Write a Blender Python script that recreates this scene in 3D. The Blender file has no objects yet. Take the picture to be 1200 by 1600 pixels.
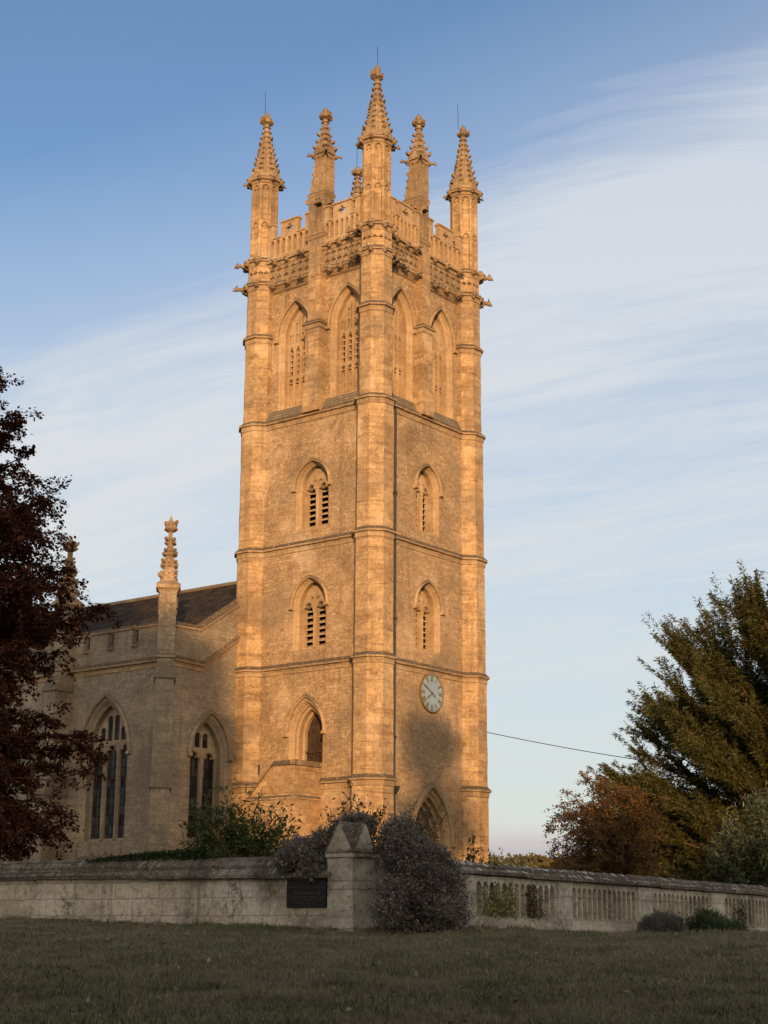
import bpy, bmesh, math, random
import numpy as np
from mathutils import Vector, Matrix, geometry

R = math.radians
scene = bpy.context.scene
COL = scene.collection
random.seed(7)
RNG = np.random.default_rng(11)

# ------------------------------------------------------------------ camera
# World axes follow the church: X runs along the clock face of the tower,
# Y along its other visible face; the near corner of the tower is at 0,0.
CAM = Vector((-52.0, -41.25, 1.6))
right = Vector((0.61581021, -0.78787236, 0.00591056))
up = Vector((-0.20252644, -0.15103847, 0.967559))
fwd = Vector((0.76142027, 0.59702975, 0.25257602))
cam = bpy.data.cameras.new("camera")
cam_o = bpy.data.objects.new("camera", cam)
COL.objects.link(cam_o)
m = Matrix.Identity(4)
for i in range(3):
    m[i][0], m[i][1], m[i][2], m[i][3] = right[i], up[i], -fwd[i], CAM[i]
cam_o.matrix_world = m
cam.sensor_fit = 'VERTICAL'
cam.sensor_height = 36.0
cam.sensor_width = 27.0
cam.lens = 36.0 * 2527.0 / 1600.0
cam.clip_start = 0.5
cam.clip_end = 12000
scene.camera = cam_o
scene.render.resolution_x, scene.render.resolution_y = 768, 1024

# ------------------------------------------------------------------ sun, sky
SUN_AZ, SUN_EL = R(41.5), R(8.5)          # the low evening sun stands behind the photographer
sun_dir = Vector((-math.cos(SUN_AZ) * math.cos(SUN_EL), -math.sin(SUN_AZ) * math.cos(SUN_EL), math.sin(SUN_EL)))
sun = bpy.data.lights.new("sun", 'SUN')
sun.energy = 4.9
sun.angle = R(0.5)
sun.color = (1.0, 0.60, 0.275)
sun_o = bpy.data.objects.new("sun", sun)
sun_o.rotation_euler = (-sun_dir).to_track_quat('-Z', 'Y').to_euler()
COL.objects.link(sun_o)

scene.view_settings.view_transform = 'Standard'
scene.view_settings.look = 'None'
scene.view_settings.exposure = 0.0
scene.view_settings.gamma = 1.0
scene.render.engine = 'CYCLES'
scene.cycles.max_bounces = 5
scene.cycles.diffuse_bounces = 3
scene.cycles.transparent_max_bounces = 8
try:
    scene.cycles.use_denoising = True
except Exception:
    pass


class NT:
    """A few shortcuts for building node trees."""
    def __init__(s, tree):
        s.t = tree
        s.n = tree.nodes
        s.l = tree.links

    def node(s, kind, **kw):
        nd = s.n.new(kind)
        for k, v in kw.items():
            setattr(nd, k, v)
        return nd

    def put(s, sock, v):
        if isinstance(v, bpy.types.NodeSocket):
            s.l.new(v, sock)
        elif v is not None:
            if hasattr(sock.default_value, '__len__') and not hasattr(v, '__len__'):
                v = (v, v, v, 1)[:len(sock.default_value)]
            if hasattr(sock.default_value, '__len__') and len(sock.default_value) == 4 and len(v) == 3:
                v = (*v, 1)
            sock.default_value = v

    def math(s, op, a, b=None, c=None, clamp=False):
        nd = s.node('ShaderNodeMath', operation=op, use_clamp=clamp)
        s.put(nd.inputs[0], a)
        if b is not None:
            s.put(nd.inputs[1], b)
        if c is not None:
            s.put(nd.inputs[2], c)
        return nd.outputs[0]

    def vmath(s, op, a, b=None):
        nd = s.node('ShaderNodeVectorMath', operation=op)
        s.put(nd.inputs[0], a)
        if b is not None:
            s.put(nd.inputs[1], b)
        return nd.outputs[1] if op in ('DOT_PRODUCT', 'LENGTH') else nd.outputs[0]

    def mix(s, fac, a, b, mode='MIX'):
        nd = s.node('ShaderNodeMix', data_type='RGBA', blend_type=mode)
        nd.clamp_factor = True
        s.put(nd.inputs[0], fac)
        s.put(nd.inputs[6], a)
        s.put(nd.inputs[7], b)
        return nd.outputs[2]

    def noise(s, vec, scale, detail=4, rough=0.55, dist=0.0, out=0):
        nd = s.node('ShaderNodeTexNoise')
        s.put(nd.inputs['Vector'], vec)
        nd.inputs['Scale'].default_value = scale
        nd.inputs['Detail'].default_value = detail
        nd.inputs['Roughness'].default_value = rough
        nd.inputs['Distortion'].default_value = dist
        return nd.outputs[out]

    def ramp(s, fac, a, b, lo=0.0, hi=1.0):
        nd = s.node('ShaderNodeMapRange')
        nd.clamp = True
        s.put(nd.inputs[0], fac)
        nd.inputs[1].default_value, nd.inputs[2].default_value = a, b
        nd.inputs[3].default_value, nd.inputs[4].default_value = lo, hi
        return nd.outputs[0]

    def scalev(s, vec, v):
        nd = s.node('ShaderNodeMapping')
        s.put(nd.inputs[0], vec)
        nd.inputs['Scale'].default_value = v
        return nd.outputs[0]

    def colramp(s, fac, stops):
        nd = s.node('ShaderNodeValToRGB')
        el = nd.color_ramp.elements
        while len(el) < len(stops):
            el.new(0.5)
        for e, (p, c) in zip(el, stops):
            e.position = p
            e.color = (*c, 1)
        s.put(nd.inputs[0], fac)
        return nd.outputs[0]


# world: physical sky, thin streaks of high cloud over it
world = bpy.data.worlds.new("World")
scene.world = world
world.use_nodes = True
W_ = NT(world.node_tree)
W_.n.clear()
sky = W_.node('ShaderNodeTexSky', sky_type='NISHITA')
sky.sun_disc = False
sky.sun_elevation = SUN_EL
sky.sun_rotation = math.atan2(sun_dir.x, sun_dir.y)
sky.altitude = 100
sky.air_density = 1.0
sky.dust_density = 0.6
sky.ozone_density = 2.5
gen = W_.node('ShaderNodeTexCoord').outputs['Generated']
d_f = W_.vmath('DOT_PRODUCT', gen, (0.78694, 0.61703, 0.0))     # towards the tower
d_r = W_.vmath('DOT_PRODUCT', gen, (0.61703, -0.78694, 0.0))    # south-east of it
sep = W_.node('ShaderNodeSeparateXYZ')
W_.put(sep.inputs[0], gen)
d_z = sep.outputs[2]
den = W_.math('ADD', W_.math('MAXIMUM', d_z, 0.0), 0.12)
# cloud sheet seen in perspective, turned so that the streaks run along one wind direction
wa = R(152)
wx = W_.math('ADD', W_.math('MULTIPLY', d_r, math.cos(wa)), W_.math('MULTIPLY', d_f, math.sin(wa)))
wy = W_.math('SUBTRACT', W_.math('MULTIPLY', d_f, math.cos(wa)), W_.math('MULTIPLY', d_r, math.sin(wa)))
comb = W_.node('ShaderNodeCombineXYZ')
W_.put(comb.inputs[0], W_.math('DIVIDE', wx, den))
W_.put(comb.inputs[1], W_.math('DIVIDE', wy, den))
plane = comb.outputs[0]
warp = W_.vmath('ADD', plane, W_.vmath('MULTIPLY', W_.vmath('SUBTRACT', W_.noise(plane, 0.7, 3, out=1), (0.5, 0.5, 0.5)), (1.1, 0.5, 0.0)))
n1 = W_.noise(W_.scalev(warp, (0.7, 2.3, 1)), 1.0, 8, 0.52)
n2 = W_.noise(W_.scalev(warp, (4.2, 24.0, 1)), 1.0, 10, 0.68)
n4 = W_.noise(W_.scalev(warp, (1.9, 8.0, 1)), 1.0, 10, 0.6)
n3 = W_.noise(W_.scalev(warp, (0.25, 0.45, 1)), 1.0, 3, 0.5)
elev = W_.math('ARCSINE', d_z)
# clear overhead, veil of cirrus below a slanting edge, clearer again towards the horizon
edge = W_.math('ADD', elev, W_.math('MULTIPLY', d_r, -0.42))
edge = W_.math('ADD', edge, W_.math('MULTIPLY', W_.math('SUBTRACT', n3, 0.5), 0.20))
cover_hi = W_.ramp(edge, 0.575, 0.40)
cover_lo = W_.ramp(elev, 0.10, 0.26, 0.70, 1.0)
cover = W_.math('MULTIPLY', cover_hi, cover_lo)
streak = W_.math('ADD', W_.math('ADD', W_.math('MULTIPLY', n1, 0.42), W_.math('MULTIPLY', n2, 0.22)), W_.math('MULTIPLY', n4, 0.36))
# a thick band along the slanting edge and a broken bank low on the left
band = W_.math('POWER', 2.718, W_.math('MULTIPLY', W_.math('POWER', W_.math('DIVIDE', W_.math('SUBTRACT', edge, 0.385), 0.075), 2.0), -1.0))
bank = W_.math('POWER', 2.718, W_.math('MULTIPLY', W_.math('POWER', W_.math('DIVIDE', W_.math('SUBTRACT', edge, 0.36), 0.10), 2.0), -1.0))
streak = W_.math('ADD', streak, W_.math('MULTIPLY', W_.math('MULTIPLY', band, W_.ramp(d_r, 0.0, 0.16)), 0.07))
streak = W_.math('ADD', streak, W_.math('MULTIPLY', W_.math('MULTIPLY', bank, W_.ramp(d_r, -0.06, -0.18)), 0.05))
streak = W_.math('ADD', streak, W_.math('MULTIPLY', W_.math('SUBTRACT', cover, 0.66), 0.42))
dens = W_.ramp(streak, 0.385, 0.72)
dens = W_.math('MAXIMUM', dens, W_.math('MULTIPLY', cover, 0.44))
# a few low bars near the horizon
bar = W_.noise(W_.scalev(gen, (2.2, 2.2, 26)), 1.0, 5, 0.5)
bars = W_.math('MULTIPLY', W_.ramp(bar, 0.46, 0.62), W_.math('MULTIPLY', W_.ramp(elev, 0.02, 0.06), W_.ramp(elev, 0.22, 0.12)))
dens = W_.math('MAXIMUM', dens, W_.math('MULTIPLY', bars, 0.85))
dens = W_.math('MULTIPLY', dens, 0.86)
dens = W_.math('MAXIMUM', dens, W_.ramp(elev, 0.070, 0.056, 0.0, 0.9))
cloud_col = W_.colramp(W_.ramp(elev, 0.0, 0.5), [(0.0, (0.50, 0.46, 0.50)), (0.09, (0.50, 0.46, 0.50)), (0.14, (0.80, 0.74, 0.66)), (0.30, (0.74, 0.75, 0.73)), (0.60, (0.76, 0.77, 0.78)), (1.0, (0.70, 0.74, 0.80))])
SKY_STRENGTH = 0.15
CLOUD_GAIN = 1.0 / SKY_STRENGTH
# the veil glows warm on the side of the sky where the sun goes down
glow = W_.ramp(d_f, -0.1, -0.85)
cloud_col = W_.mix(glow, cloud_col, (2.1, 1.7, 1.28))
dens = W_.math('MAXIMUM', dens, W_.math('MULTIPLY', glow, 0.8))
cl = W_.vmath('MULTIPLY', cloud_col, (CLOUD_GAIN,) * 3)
sky_col = W_.vmath('MULTIPLY', sky.outputs[0], (1.30, 1.25, 1.30))
mist = W_.ramp(elev, 0.46, 0.05, 0.0, 0.78)
sky_col = W_.mix(mist, sky_col, tuple(x * CLOUD_GAIN for x in (0.62, 0.66, 0.65)))
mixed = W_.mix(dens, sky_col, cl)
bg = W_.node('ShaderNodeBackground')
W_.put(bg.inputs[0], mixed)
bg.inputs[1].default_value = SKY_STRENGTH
out = W_.node('ShaderNodeOutputWorld')
W_.l.new(bg.outputs[0], out.inputs[0])


# ------------------------------------------------------------------ materials
def new_mat(name):
    mt = bpy.data.materials.new(name)
    mt.use_nodes = True
    nt = NT(mt.node_tree)
    nt.n.clear()
    o = nt.node('ShaderNodeOutputMaterial')
    b = nt.node('ShaderNodeBsdfPrincipled')
    nt.l.new(b.outputs[0], o.inputs[0])
    b.inputs['Roughness'].default_value = 0.9
    b.inputs['Specular IOR Level'].default_value = 0.25
    return mt, nt, b


def stone(name, c1, c2, mortar, bw, bh, ms=0.012, speck=0.5, pale=(0.62, 0.52, 0.37), dark=(0.15, 0.10, 0.06),
          stain=0.55, bump=0.5, top=(0.085, 0.068, 0.05), top_amt=0.9, joints=1.0, lichen=0.0, bedding=0.35):
    mt, nt, b = new_mat(name)
    uv = nt.node('ShaderNodeTexCoord').outputs['UV']
    geo = nt.node('ShaderNodeNewGeometry')
    pos = geo.outputs['Position']
    nrm = geo.outputs['True Normal']
    sp = nt.node('ShaderNodeSeparateXYZ')
    nt.put(sp.inputs[0], nrm)
    nz = sp.outputs[2]
    wob = nt.vmath('MULTIPLY', nt.vmath('SUBTRACT', nt.noise(pos, 2.3, 3, out=1), (0.5, 0.5, 0.5)), (0.10, 0.10, 0.0))
    uvw = nt.vmath('ADD', uv, wob)
    br = nt.node('ShaderNodeTexBrick')
    br.offset = 0.5
    br.offset_frequency = 2
    br.squash = 0.72
    br.squash_frequency = 3
    nt.put(br.inputs['Vector'], uvw)
    nt.put(br.inputs['Color1'], (0, 0, 0))
    nt.put(br.inputs['Color2'], (1, 1, 1))
    nt.put(br.inputs['Mortar'], (0.5, 0.5, 0.5))
    br.inputs['Scale'].default_value = 1.0
    br.inputs['Mortar Size'].default_value = ms
    br.inputs['Mortar Smooth'].default_value = 0.4
    br.inputs['Bias'].default_value = 0.0
    br.inputs['Brick Width'].default_value = bw
    br.inputs['Row Height'].default_value = bh
    big = nt.noise(pos, 0.55, 6, 0.6)
    med = nt.noise(nt.scalev(pos, (1, 1, 1.6)), 3.1, 6, 0.65)
    fine = nt.noise(pos, 8.5, 6, 0.78)
    patch = nt.ramp(nt.noise(nt.vmath('ADD', pos, (3, 17, 5)), 0.8, 4, 0.6), 0.40, 0.60, 0.35, 1.0)
    f = nt.math('ADD', nt.math('MULTIPLY', br.outputs['Color'], 0.55), nt.math('MULTIPLY', nt.ramp(med, 0.36, 0.64), 0.45))
    col = nt.mix(f, c1, c2)
    # bedding planes in the ashlar and general mottling
    col = nt.mix(nt.math('MULTIPLY', nt.ramp(nt.noise(nt.scalev(pos, (0.5, 0.5, 5)), 1.1, 6, 0.65, 0.6), 0.52, 0.70), bedding), col, dark)
    col = nt.mix(nt.math('MULTIPLY', nt.ramp(big, 0.48, 0.72), stain), col, dark)
    col = nt.mix(nt.math('MULTIPLY', nt.math('MULTIPLY', nt.ramp(fine, 0.54, 0.66), speck), patch), col, pale)
    col = nt.mix(nt.math('MULTIPLY', nt.ramp(fine, 0.46, 0.34), min(1, speck * 1.25)), col, dark)
    # broad differences of tone from one part of the wall to the next, some of it greyed
    tone = nt.noise(nt.vmath('ADD', pos, (31, 7, 2)), 0.42, 5, 0.62)
    col = nt.mix(nt.ramp(tone, 0.50, 0.66, 0.0, 0.42), col, (0.19, 0.155, 0.115))
    col = nt.mix(nt.ramp(tone, 0.46, 0.34, 0.0, 0.30), col, pale)
    # rain streaks and sooty runs
    run = nt.noise(nt.scalev(pos, (2.4, 2.4, 0.22)), 1.0, 6, 0.62)
    col = nt.mix(nt.math('MULTIPLY', nt.ramp(run, 0.55, 0.70), stain * 0.8), col, (dark[0] * 1.05, dark[1] * 1.12, dark[2] * 1.3))
    # grey lichen in loose patches
    if lichen > 0:
        lp = nt.math('MULTIPLY', nt.ramp(nt.noise(pos, 1.7, 7, 0.72), 0.55, 0.66), nt.ramp(nt.noise(pos, 8.0, 4, 0.7), 0.42, 0.58))
        col = nt.mix(nt.math('MULTIPLY', lp, lichen), col, (0.55, 0.53, 0.46))
        bp = nt.math('MULTIPLY', nt.ramp(nt.noise(nt.vmath('ADD', pos, (9, 3, 1)), 1.1, 7, 0.7), 0.55, 0.66), nt.ramp(nt.noise(pos, 11.0, 4, 0.7), 0.40, 0.60))
        col = nt.mix(nt.math('MULTIPLY', bp, lichen), col, (0.07, 0.06, 0.05))
    if joints > 0:
        col = nt.mix(nt.math('MULTIPLY', br.outputs['Fac'], joints), col, mortar)
    # weathered, lichen-dark upward faces
    tp = nt.ramp(nz, 0.25, 0.6)
    tcol = nt.mix(nt.ramp(nt.noise(pos, 9, 5, 0.7), 0.5, 0.66), top, (0.22, 0.19, 0.13))
    col = nt.mix(nt.math('MULTIPLY', tp, top_amt), col, tcol)
    nt.put(b.inputs['Base Color'], col)
    h = nt.math('ADD', nt.math('MULTIPLY', fine, 0.6), nt.math('MULTIPLY', med, 0.7))
    h = nt.math('SUBTRACT', h, nt.math('MULTIPLY', br.outputs['Fac'], 0.6 * min(joints, 1)))
    bm = nt.node('ShaderNodeBump')
    bm.inputs['Strength'].default_value = bump
    bm.inputs['Distance'].default_value = 0.03
    nt.put(bm.inputs['Height'], h)
    nt.l.new(bm.outputs[0], b.inputs['Normal'])
    return mt


M = {}
M['rubble'] = stone('rubble_stone', (0.27, 0.172, 0.090), (0.50, 0.345, 0.195), (0.22, 0.145, 0.08), 0.30, 0.135, 0.010, 0.8, pale=(0.76, 0.59, 0.42), dark=(0.145, 0.088, 0.048), stain=0.7, joints=0.28, bump=0.9, bedding=0.25)
M['ashlar'] = stone('ashlar_stone', (0.27, 0.162, 0.080), (0.57, 0.385, 0.20), (0.21, 0.14, 0.08), 0.62, 0.30, 0.010, 0.6, pale=(0.74, 0.57, 0.38), dark=(0.16, 0.096, 0.05), stain=0.65, joints=0.35, bump=0.7, bedding=0.9)
M['trim'] = stone('trim_stone', (0.34, 0.22, 0.12), (0.49, 0.34, 0.19), (0.22, 0.15, 0.09), 0.7, 0.5, 0.008, 0.5, pale=(0.66, 0.53, 0.38), dark=(0.19, 0.12, 0.065), stain=0.42, joints=0.35, bump=0.5)
M['string'] = stone('string_course_stone', (0.30, 0.195, 0.105), (0.44, 0.30, 0.17), (0.17, 0.115, 0.07), 0.9, 0.6, 0.012, 0.6, dark=(0.14, 0.088, 0.05), stain=0.55, joints=0.5, bump=0.8, top=(0.085, 0.06, 0.04), top_amt=0.95)
M['pinnacle'] = stone('pinnacle_stone', (0.22, 0.145, 0.082), (0.41, 0.285, 0.165), (0.17, 0.115, 0.07), 0.6, 0.45, 0.012, 0.75, pale=(0.62, 0.50, 0.36), dark=(0.12, 0.078, 0.046), stain=0.75, joints=0.4, bump=0.9, top_amt=0.6, top=(0.11, 0.08, 0.05))
M['nave'] = stone('aisle_stone', (0.205, 0.165, 0.115), (0.35, 0.29, 0.21), (0.17, 0.135, 0.095), 0.42, 0.16, 0.012, 0.7, dark=(0.13, 0.10, 0.068), stain=0.6, joints=0.45, bump=0.7)
M['nave_trim'] = stone('aisle_trim_stone', (0.25, 0.195, 0.13), (0.38, 0.30, 0.205), (0.16, 0.12, 0.08), 0.7, 0.5, 0.008, 0.5, dark=(0.14, 0.105, 0.07), stain=0.5, joints=0.3, bump=0.5)
M['nave_ashlar'] = stone('aisle_ashlar_stone', (0.20, 0.155, 0.105), (0.38, 0.305, 0.21), (0.16, 0.12, 0.08), 0.8, 0.34, 0.010, 0.7, dark=(0.13, 0.10, 0.065), stain=0.7, joints=0.4, bump=0.7, bedding=0.9)
M['coping'] = stone('weathered_coping', (0.14, 0.105, 0.07), (0.24, 0.185, 0.125), (0.1, 0.08, 0.05), 1.1, 0.6, 0.012, 0.6, stain=0.6, joints=0.6, bump=0.6, top=(0.10, 0.085, 0.065), top_amt=0.55)
M['wall'] = stone('garden_wall_stone', (0.40, 0.345, 0.24), (0.60, 0.53, 0.40), (0.20, 0.165, 0.12), 1.05, 0.40, 0.014, 0.8, dark=(0.12, 0.10, 0.075), pale=(0.74, 0.71, 0.63), stain=0.95, joints=0.6, bump=0.9, lichen=0.95)
M['pier'] = stone('pier_stone', (0.35, 0.315, 0.235), (0.54, 0.495, 0.39), (0.18, 0.155, 0.12), 2.0, 0.85, 0.014, 0.85, dark=(0.12, 0.105, 0.08), pale=(0.74, 0.72, 0.65), stain=0.85, joints=0.7, bump=0.9, lichen=0.95, top_amt=0.5)
M['wall_coping'] = stone('stone_slate_coping', (0.075, 0.062, 0.046), (0.14, 0.115, 0.085), (0.04, 0.032, 0.026), 0.9, 0.33, 0.022, 0.95, dark=(0.035, 0.03, 0.024), pale=(0.44, 0.42, 0.36), stain=0.6, joints=0.7, bump=0.7, top_amt=0.0, lichen=0.5)


def plain(name, col, rough=0.8, metal=0.0, spec=0.3, noise=0.0, nscale=6.0, bump=0.0):
    mt, nt, b = new_mat(name)
    if noise > 0:
        pos = nt.node('ShaderNodeNewGeometry').outputs['Position']
        n = nt.noise(pos, nscale, 5, 0.6)
        c = nt.mix(nt.ramp(n, 0.3, 0.7), tuple(x * (1 - noise) for x in col), tuple(min(1, x * (1 + noise)) for x in col))
        nt.put(b.inputs['Base Color'], c)
        if bump:
            bm = nt.node('ShaderNodeBump')
            bm.inputs['Strength'].default_value = bump
            bm.inputs['Distance'].default_value = 0.02
            nt.put(bm.inputs['Height'], n)
            nt.l.new(bm.outputs[0], b.inputs['Normal'])
    else:
        b.inputs['Base Color'].default_value = (*col, 1)
    b.inputs['Roughness'].default_value = rough
    b.inputs['Metallic'].default_value = metal
    b.inputs['Specular IOR Level'].default_value = spec
    return mt


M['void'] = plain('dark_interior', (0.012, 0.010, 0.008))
M['louvre'] = plain('louvre_stone', (0.40, 0.29, 0.18), noise=0.35, nscale=9)
M['lead'] = plain('lead_pipe', (0.045, 0.045, 0.045), 0.55, noise=0.3)
M['iron'] = plain('dark_iron', (0.02, 0.02, 0.022), 0.5)
M['oak'] = plain('dark_oak', (0.055, 0.032, 0.02), 0.75, noise=0.4, nscale=4)
M['dial'] = plain('clock_dial', (0.25, 0.33, 0.41), 0.5, noise=0.10, nscale=2.5)
M['gilt'] = plain('tarnished_gilt', (0.20, 0.145, 0.055), 0.5, 0.3, noise=0.25)
M['gilt_rim'] = plain('gilt_rim', (0.30, 0.21, 0.07), 0.35, 0.6)
M['plaque'] = plain('slate_plaque', (0.022, 0.022, 0.023), 0.7, spec=0.1, noise=0.25, nscale=9)
M['engrave'] = plain('engraved_letters', (0.055, 0.055, 0.052), 0.8)
M['notice'] = plain('notice_paper', (0.4, 0.33, 0.22), 0.6, noise=0.3)
M['flower'] = plain('white_petals', (0.75, 0.75, 0.72), 0.7)


def glass_mat():
    mt, nt, b = new_mat('leaded_glass')
    uv = nt.node('ShaderNodeTexCoord').outputs['UV']
    br = nt.node('ShaderNodeTexBrick')
    br.offset = 0.0
    nt.put(br.inputs['Vector'], uv)
    nt.put(br.inputs['Color1'], (0.010, 0.011, 0.013))
    nt.put(br.inputs['Color2'], (0.060, 0.062, 0.062))
    nt.put(br.inputs['Mortar'], (0.008, 0.008, 0.008))
    br.inputs['Scale'].default_value = 1.0
    br.inputs['Mortar Size'].default_value = 0.018
    br.inputs['Brick Width'].default_value = 0.21
    br.inputs['Row Height'].default_value = 0.40
    nt.put(b.inputs['Base Color'], br.outputs['Color'])
    b.inputs['Roughness'].default_value = 0.3
    b.inputs['Specular IOR Level'].default_value = 0.12
    bm = nt.node('ShaderNodeBump')
    bm.inputs['Strength'].default_value = 0.35
    bm.inputs['Distance'].default_value = 0.01
    pos = nt.node('ShaderNodeNewGeometry').outputs['Position']
    nt.put(bm.inputs['Height'], nt.noise(pos, 5, 3))
    nt.l.new(bm.outputs[0], b.inputs['Normal'])
    return mt


def slate_mat():
    mt, nt, b = new_mat('roof_slate')
    uv = nt.node('ShaderNodeTexCoord').outputs['UV']
    pos = nt.node('ShaderNodeNewGeometry').outputs['Position']
    br = nt.node('ShaderNodeTexBrick')
    nt.put(br.inputs['Vector'], uv)
    nt.put(br.inputs['Color1'], (0.022, 0.018, 0.014))
    nt.put(br.inputs['Color2'], (0.055, 0.040, 0.028))
    nt.put(br.inputs['Mortar'], (0.012, 0.011, 0.010))
    br.inputs['Scale'].default_value = 1.0
    br.inputs['Mortar Size'].default_value = 0.012
    br.inputs['Brick Width'].default_value = 0.30
    br.inputs['Row Height'].default_value = 0.22
    c = nt.mix(nt.ramp(nt.noise(pos, 1.2, 6, 0.65), 0.45, 0.7), br.outputs['Color'], (0.075, 0.052, 0.03))
    nt.put(b.inputs['Base Color'], c)
    b.inputs['Specular IOR Level'].default_value = 0.08
    b.inputs['Roughness'].default_value = 0.85
    bm = nt.node('ShaderNodeBump')
    bm.inputs['Strength'].default_value = 0.7
    bm.inputs['Distance'].default_value = 0.03
    nt.put(bm.inputs['Height'], nt.math('SUBTRACT', nt.noise(pos, 8, 4), br.outputs['Fac']))
    nt.l.new(bm.outputs[0], b.inputs['Normal'])
    return mt


M['glass'] = glass_mat()
M['slate'] = slate_mat()


def leaf_mat(name, cols, trans=0.25, rough=0.6):
    """Leaves: each loose leaf of the mesh takes its own tint."""
    mt = bpy.data.materials.new(name)
    mt.use_nodes = True
    nt = NT(mt.node_tree)
    nt.n.clear()
    geo = nt.node('ShaderNodeNewGeometry')
    rnd = geo.outputs['Random Per Island']
    pos = geo.outputs['Position']
    k = len(cols)
    c = nt.colramp(rnd, [(i / max(1, k - 1), col) for i, col in enumerate(cols)])
    big = nt.ramp(nt.noise(pos, 0.9, 4, 0.6), 0.3, 0.7, 0.72, 1.28)
    nd = nt.node('ShaderNodeVectorMath', operation='SCALE')
    nt.put(nd.inputs[0], c)
    nt.put(nd.inputs[3], big)
    c = nd.outputs[0]
    if name == 'grass_blade':
        c = nt.mix(nt.math('MULTIPLY', nt.ramp(nt.noise(pos, 0.75, 7, 0.68), 0.49, 0.60), 0.88), c, (0.26, 0.205, 0.14))
    b = nt.node('ShaderNodeBsdfPrincipled')
    nt.put(b.inputs['Base Color'], c)
    b.inputs['Roughness'].default_value = rough
    b.inputs['Specular IOR Level'].default_value = 0.15
    tr = nt.node('ShaderNodeBsdfTranslucent')
    nt.put(tr.inputs[0], c)
    mx = nt.node('ShaderNodeMixShader')
    mx.inputs[0].default_value = trans
    nt.l.new(b.outputs[0], mx.inputs[1])
    nt.l.new(tr.outputs[0], mx.inputs[2])
    o = nt.node('ShaderNodeOutputMaterial')
    nt.l.new(mx.outputs[0], o.inputs[0])
    return mt


M['bark'] = plain('bark', (0.10, 0.07, 0.05), 0.95, noise=0.45, nscale=7, bump=0.7)
M['red_bark'] = plain('reddish_bark', (0.16, 0.085, 0.05), 0.95, noise=0.45, nscale=7, bump=0.7)
M['beech'] = leaf_mat('copper_beech_leaf', [(0.014, 0.006, 0.006), (0.055, 0.016, 0.010), (0.125, 0.042, 0.020), (0.028, 0.009, 0.008)], 0.22)
M['yew'] = leaf_mat('yew_needles', [(0.032, 0.036, 0.012), (0.070, 0.072, 0.022), (0.105, 0.100, 0.032), (0.046, 0.050, 0.016)], 0.15)
M['haw'] = leaf_mat('reddening_leaf', [(0.10, 0.065, 0.022), (0.19, 0.085, 0.028), (0.085, 0.065, 0.022), (0.14, 0.085, 0.03)], 0.25)
M['bud'] = leaf_mat('dark_green_leaf', [(0.030, 0.045, 0.024), (0.065, 0.088, 0.045), (0.12, 0.15, 0.085), (0.04, 0.06, 0.033)], 0.2)
M['budflower'] = leaf_mat('purple_spike', [(0.12, 0.09, 0.14), (0.17, 0.12, 0.19)], 0.2)
M['green'] = leaf_mat('green_leaf', [(0.05, 0.075, 0.022), (0.085, 0.12, 0.035), (0.035, 0.055, 0.02), (0.11, 0.13, 0.04)], 0.3)
M['olive'] = leaf_mat('olive_leaf', [(0.06, 0.055, 0.02), (0.10, 0.08, 0.03), (0.12, 0.07, 0.03), (0.045, 0.05, 0.02)], 0.3)
M['ivy'] = leaf_mat('ivy_leaf', [(0.02, 0.035, 0.012), (0.04, 0.06, 0.02), (0.03, 0.05, 0.016)], 0.2)
M['pale'] = leaf_mat('pale_green_leaf', [(0.24, 0.26, 0.10), (0.34, 0.35, 0.15), (0.17, 0.20, 0.075)], 0.25)
M['mauve'] = leaf_mat('grey_purple_leaf', [(0.095, 0.086, 0.075), (0.20, 0.18, 0.165), (0.32, 0.295, 0.275), (0.045, 0.04, 0.034), (0.14, 0.14, 0.09)], 0.15)
M['lavender'] = leaf_mat('silver_leaf', [(0.10, 0.11, 0.10), (0.17, 0.18, 0.165), (0.06, 0.07, 0.06)], 0.15)
M['wood_far'] = leaf_mat('far_woodland_leaf', [(0.10, 0.085, 0.035), (0.14, 0.105, 0.045), (0.085, 0.075, 0.033)], 0.15)
M['blade'] = leaf_mat('grass_blade', [(0.095, 0.115, 0.048), (0.16, 0.175, 0.08), (0.28, 0.25, 0.155), (0.05, 0.066, 0.028), (0.36, 0.31, 0.21)], 0.25)


# ------------------------------------------------------------------ object helpers
def tag(o, label=None, cat=None, group=None, kind=None):
    if label:
        o['label'] = label
    if cat:
        o['category'] = cat
    if group:
        o['group'] = group
    if kind:
        o['kind'] = kind
    return o


def empty(name, loc, label, cat, group=None):
    o = bpy.data.objects.new(name, None)
    o.location = loc
    o.empty_display_size = 0.3
    COL.objects.link(o)
    return tag(o, label, cat, group)


def adopt(o, parent):
    o.parent = parent
    if parent is not None:
        bpy.context.view_layer.update()
        o.matrix_parent_inverse = parent_world(parent).inverted()


_pw = {}


def parent_world(p):
    """World matrix without a depsgraph update (only translations and nested parents are used)."""
    mw = Matrix.Translation(p.location)
    if p.parent is not None:
        mw = parent_world(p.parent) @ p.matrix_parent_inverse @ mw
    return mw


def put_child(o, parent):
    if parent is not None:
        o.parent = parent
        o.matrix_parent_inverse = parent_world(parent).inverted()


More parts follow.
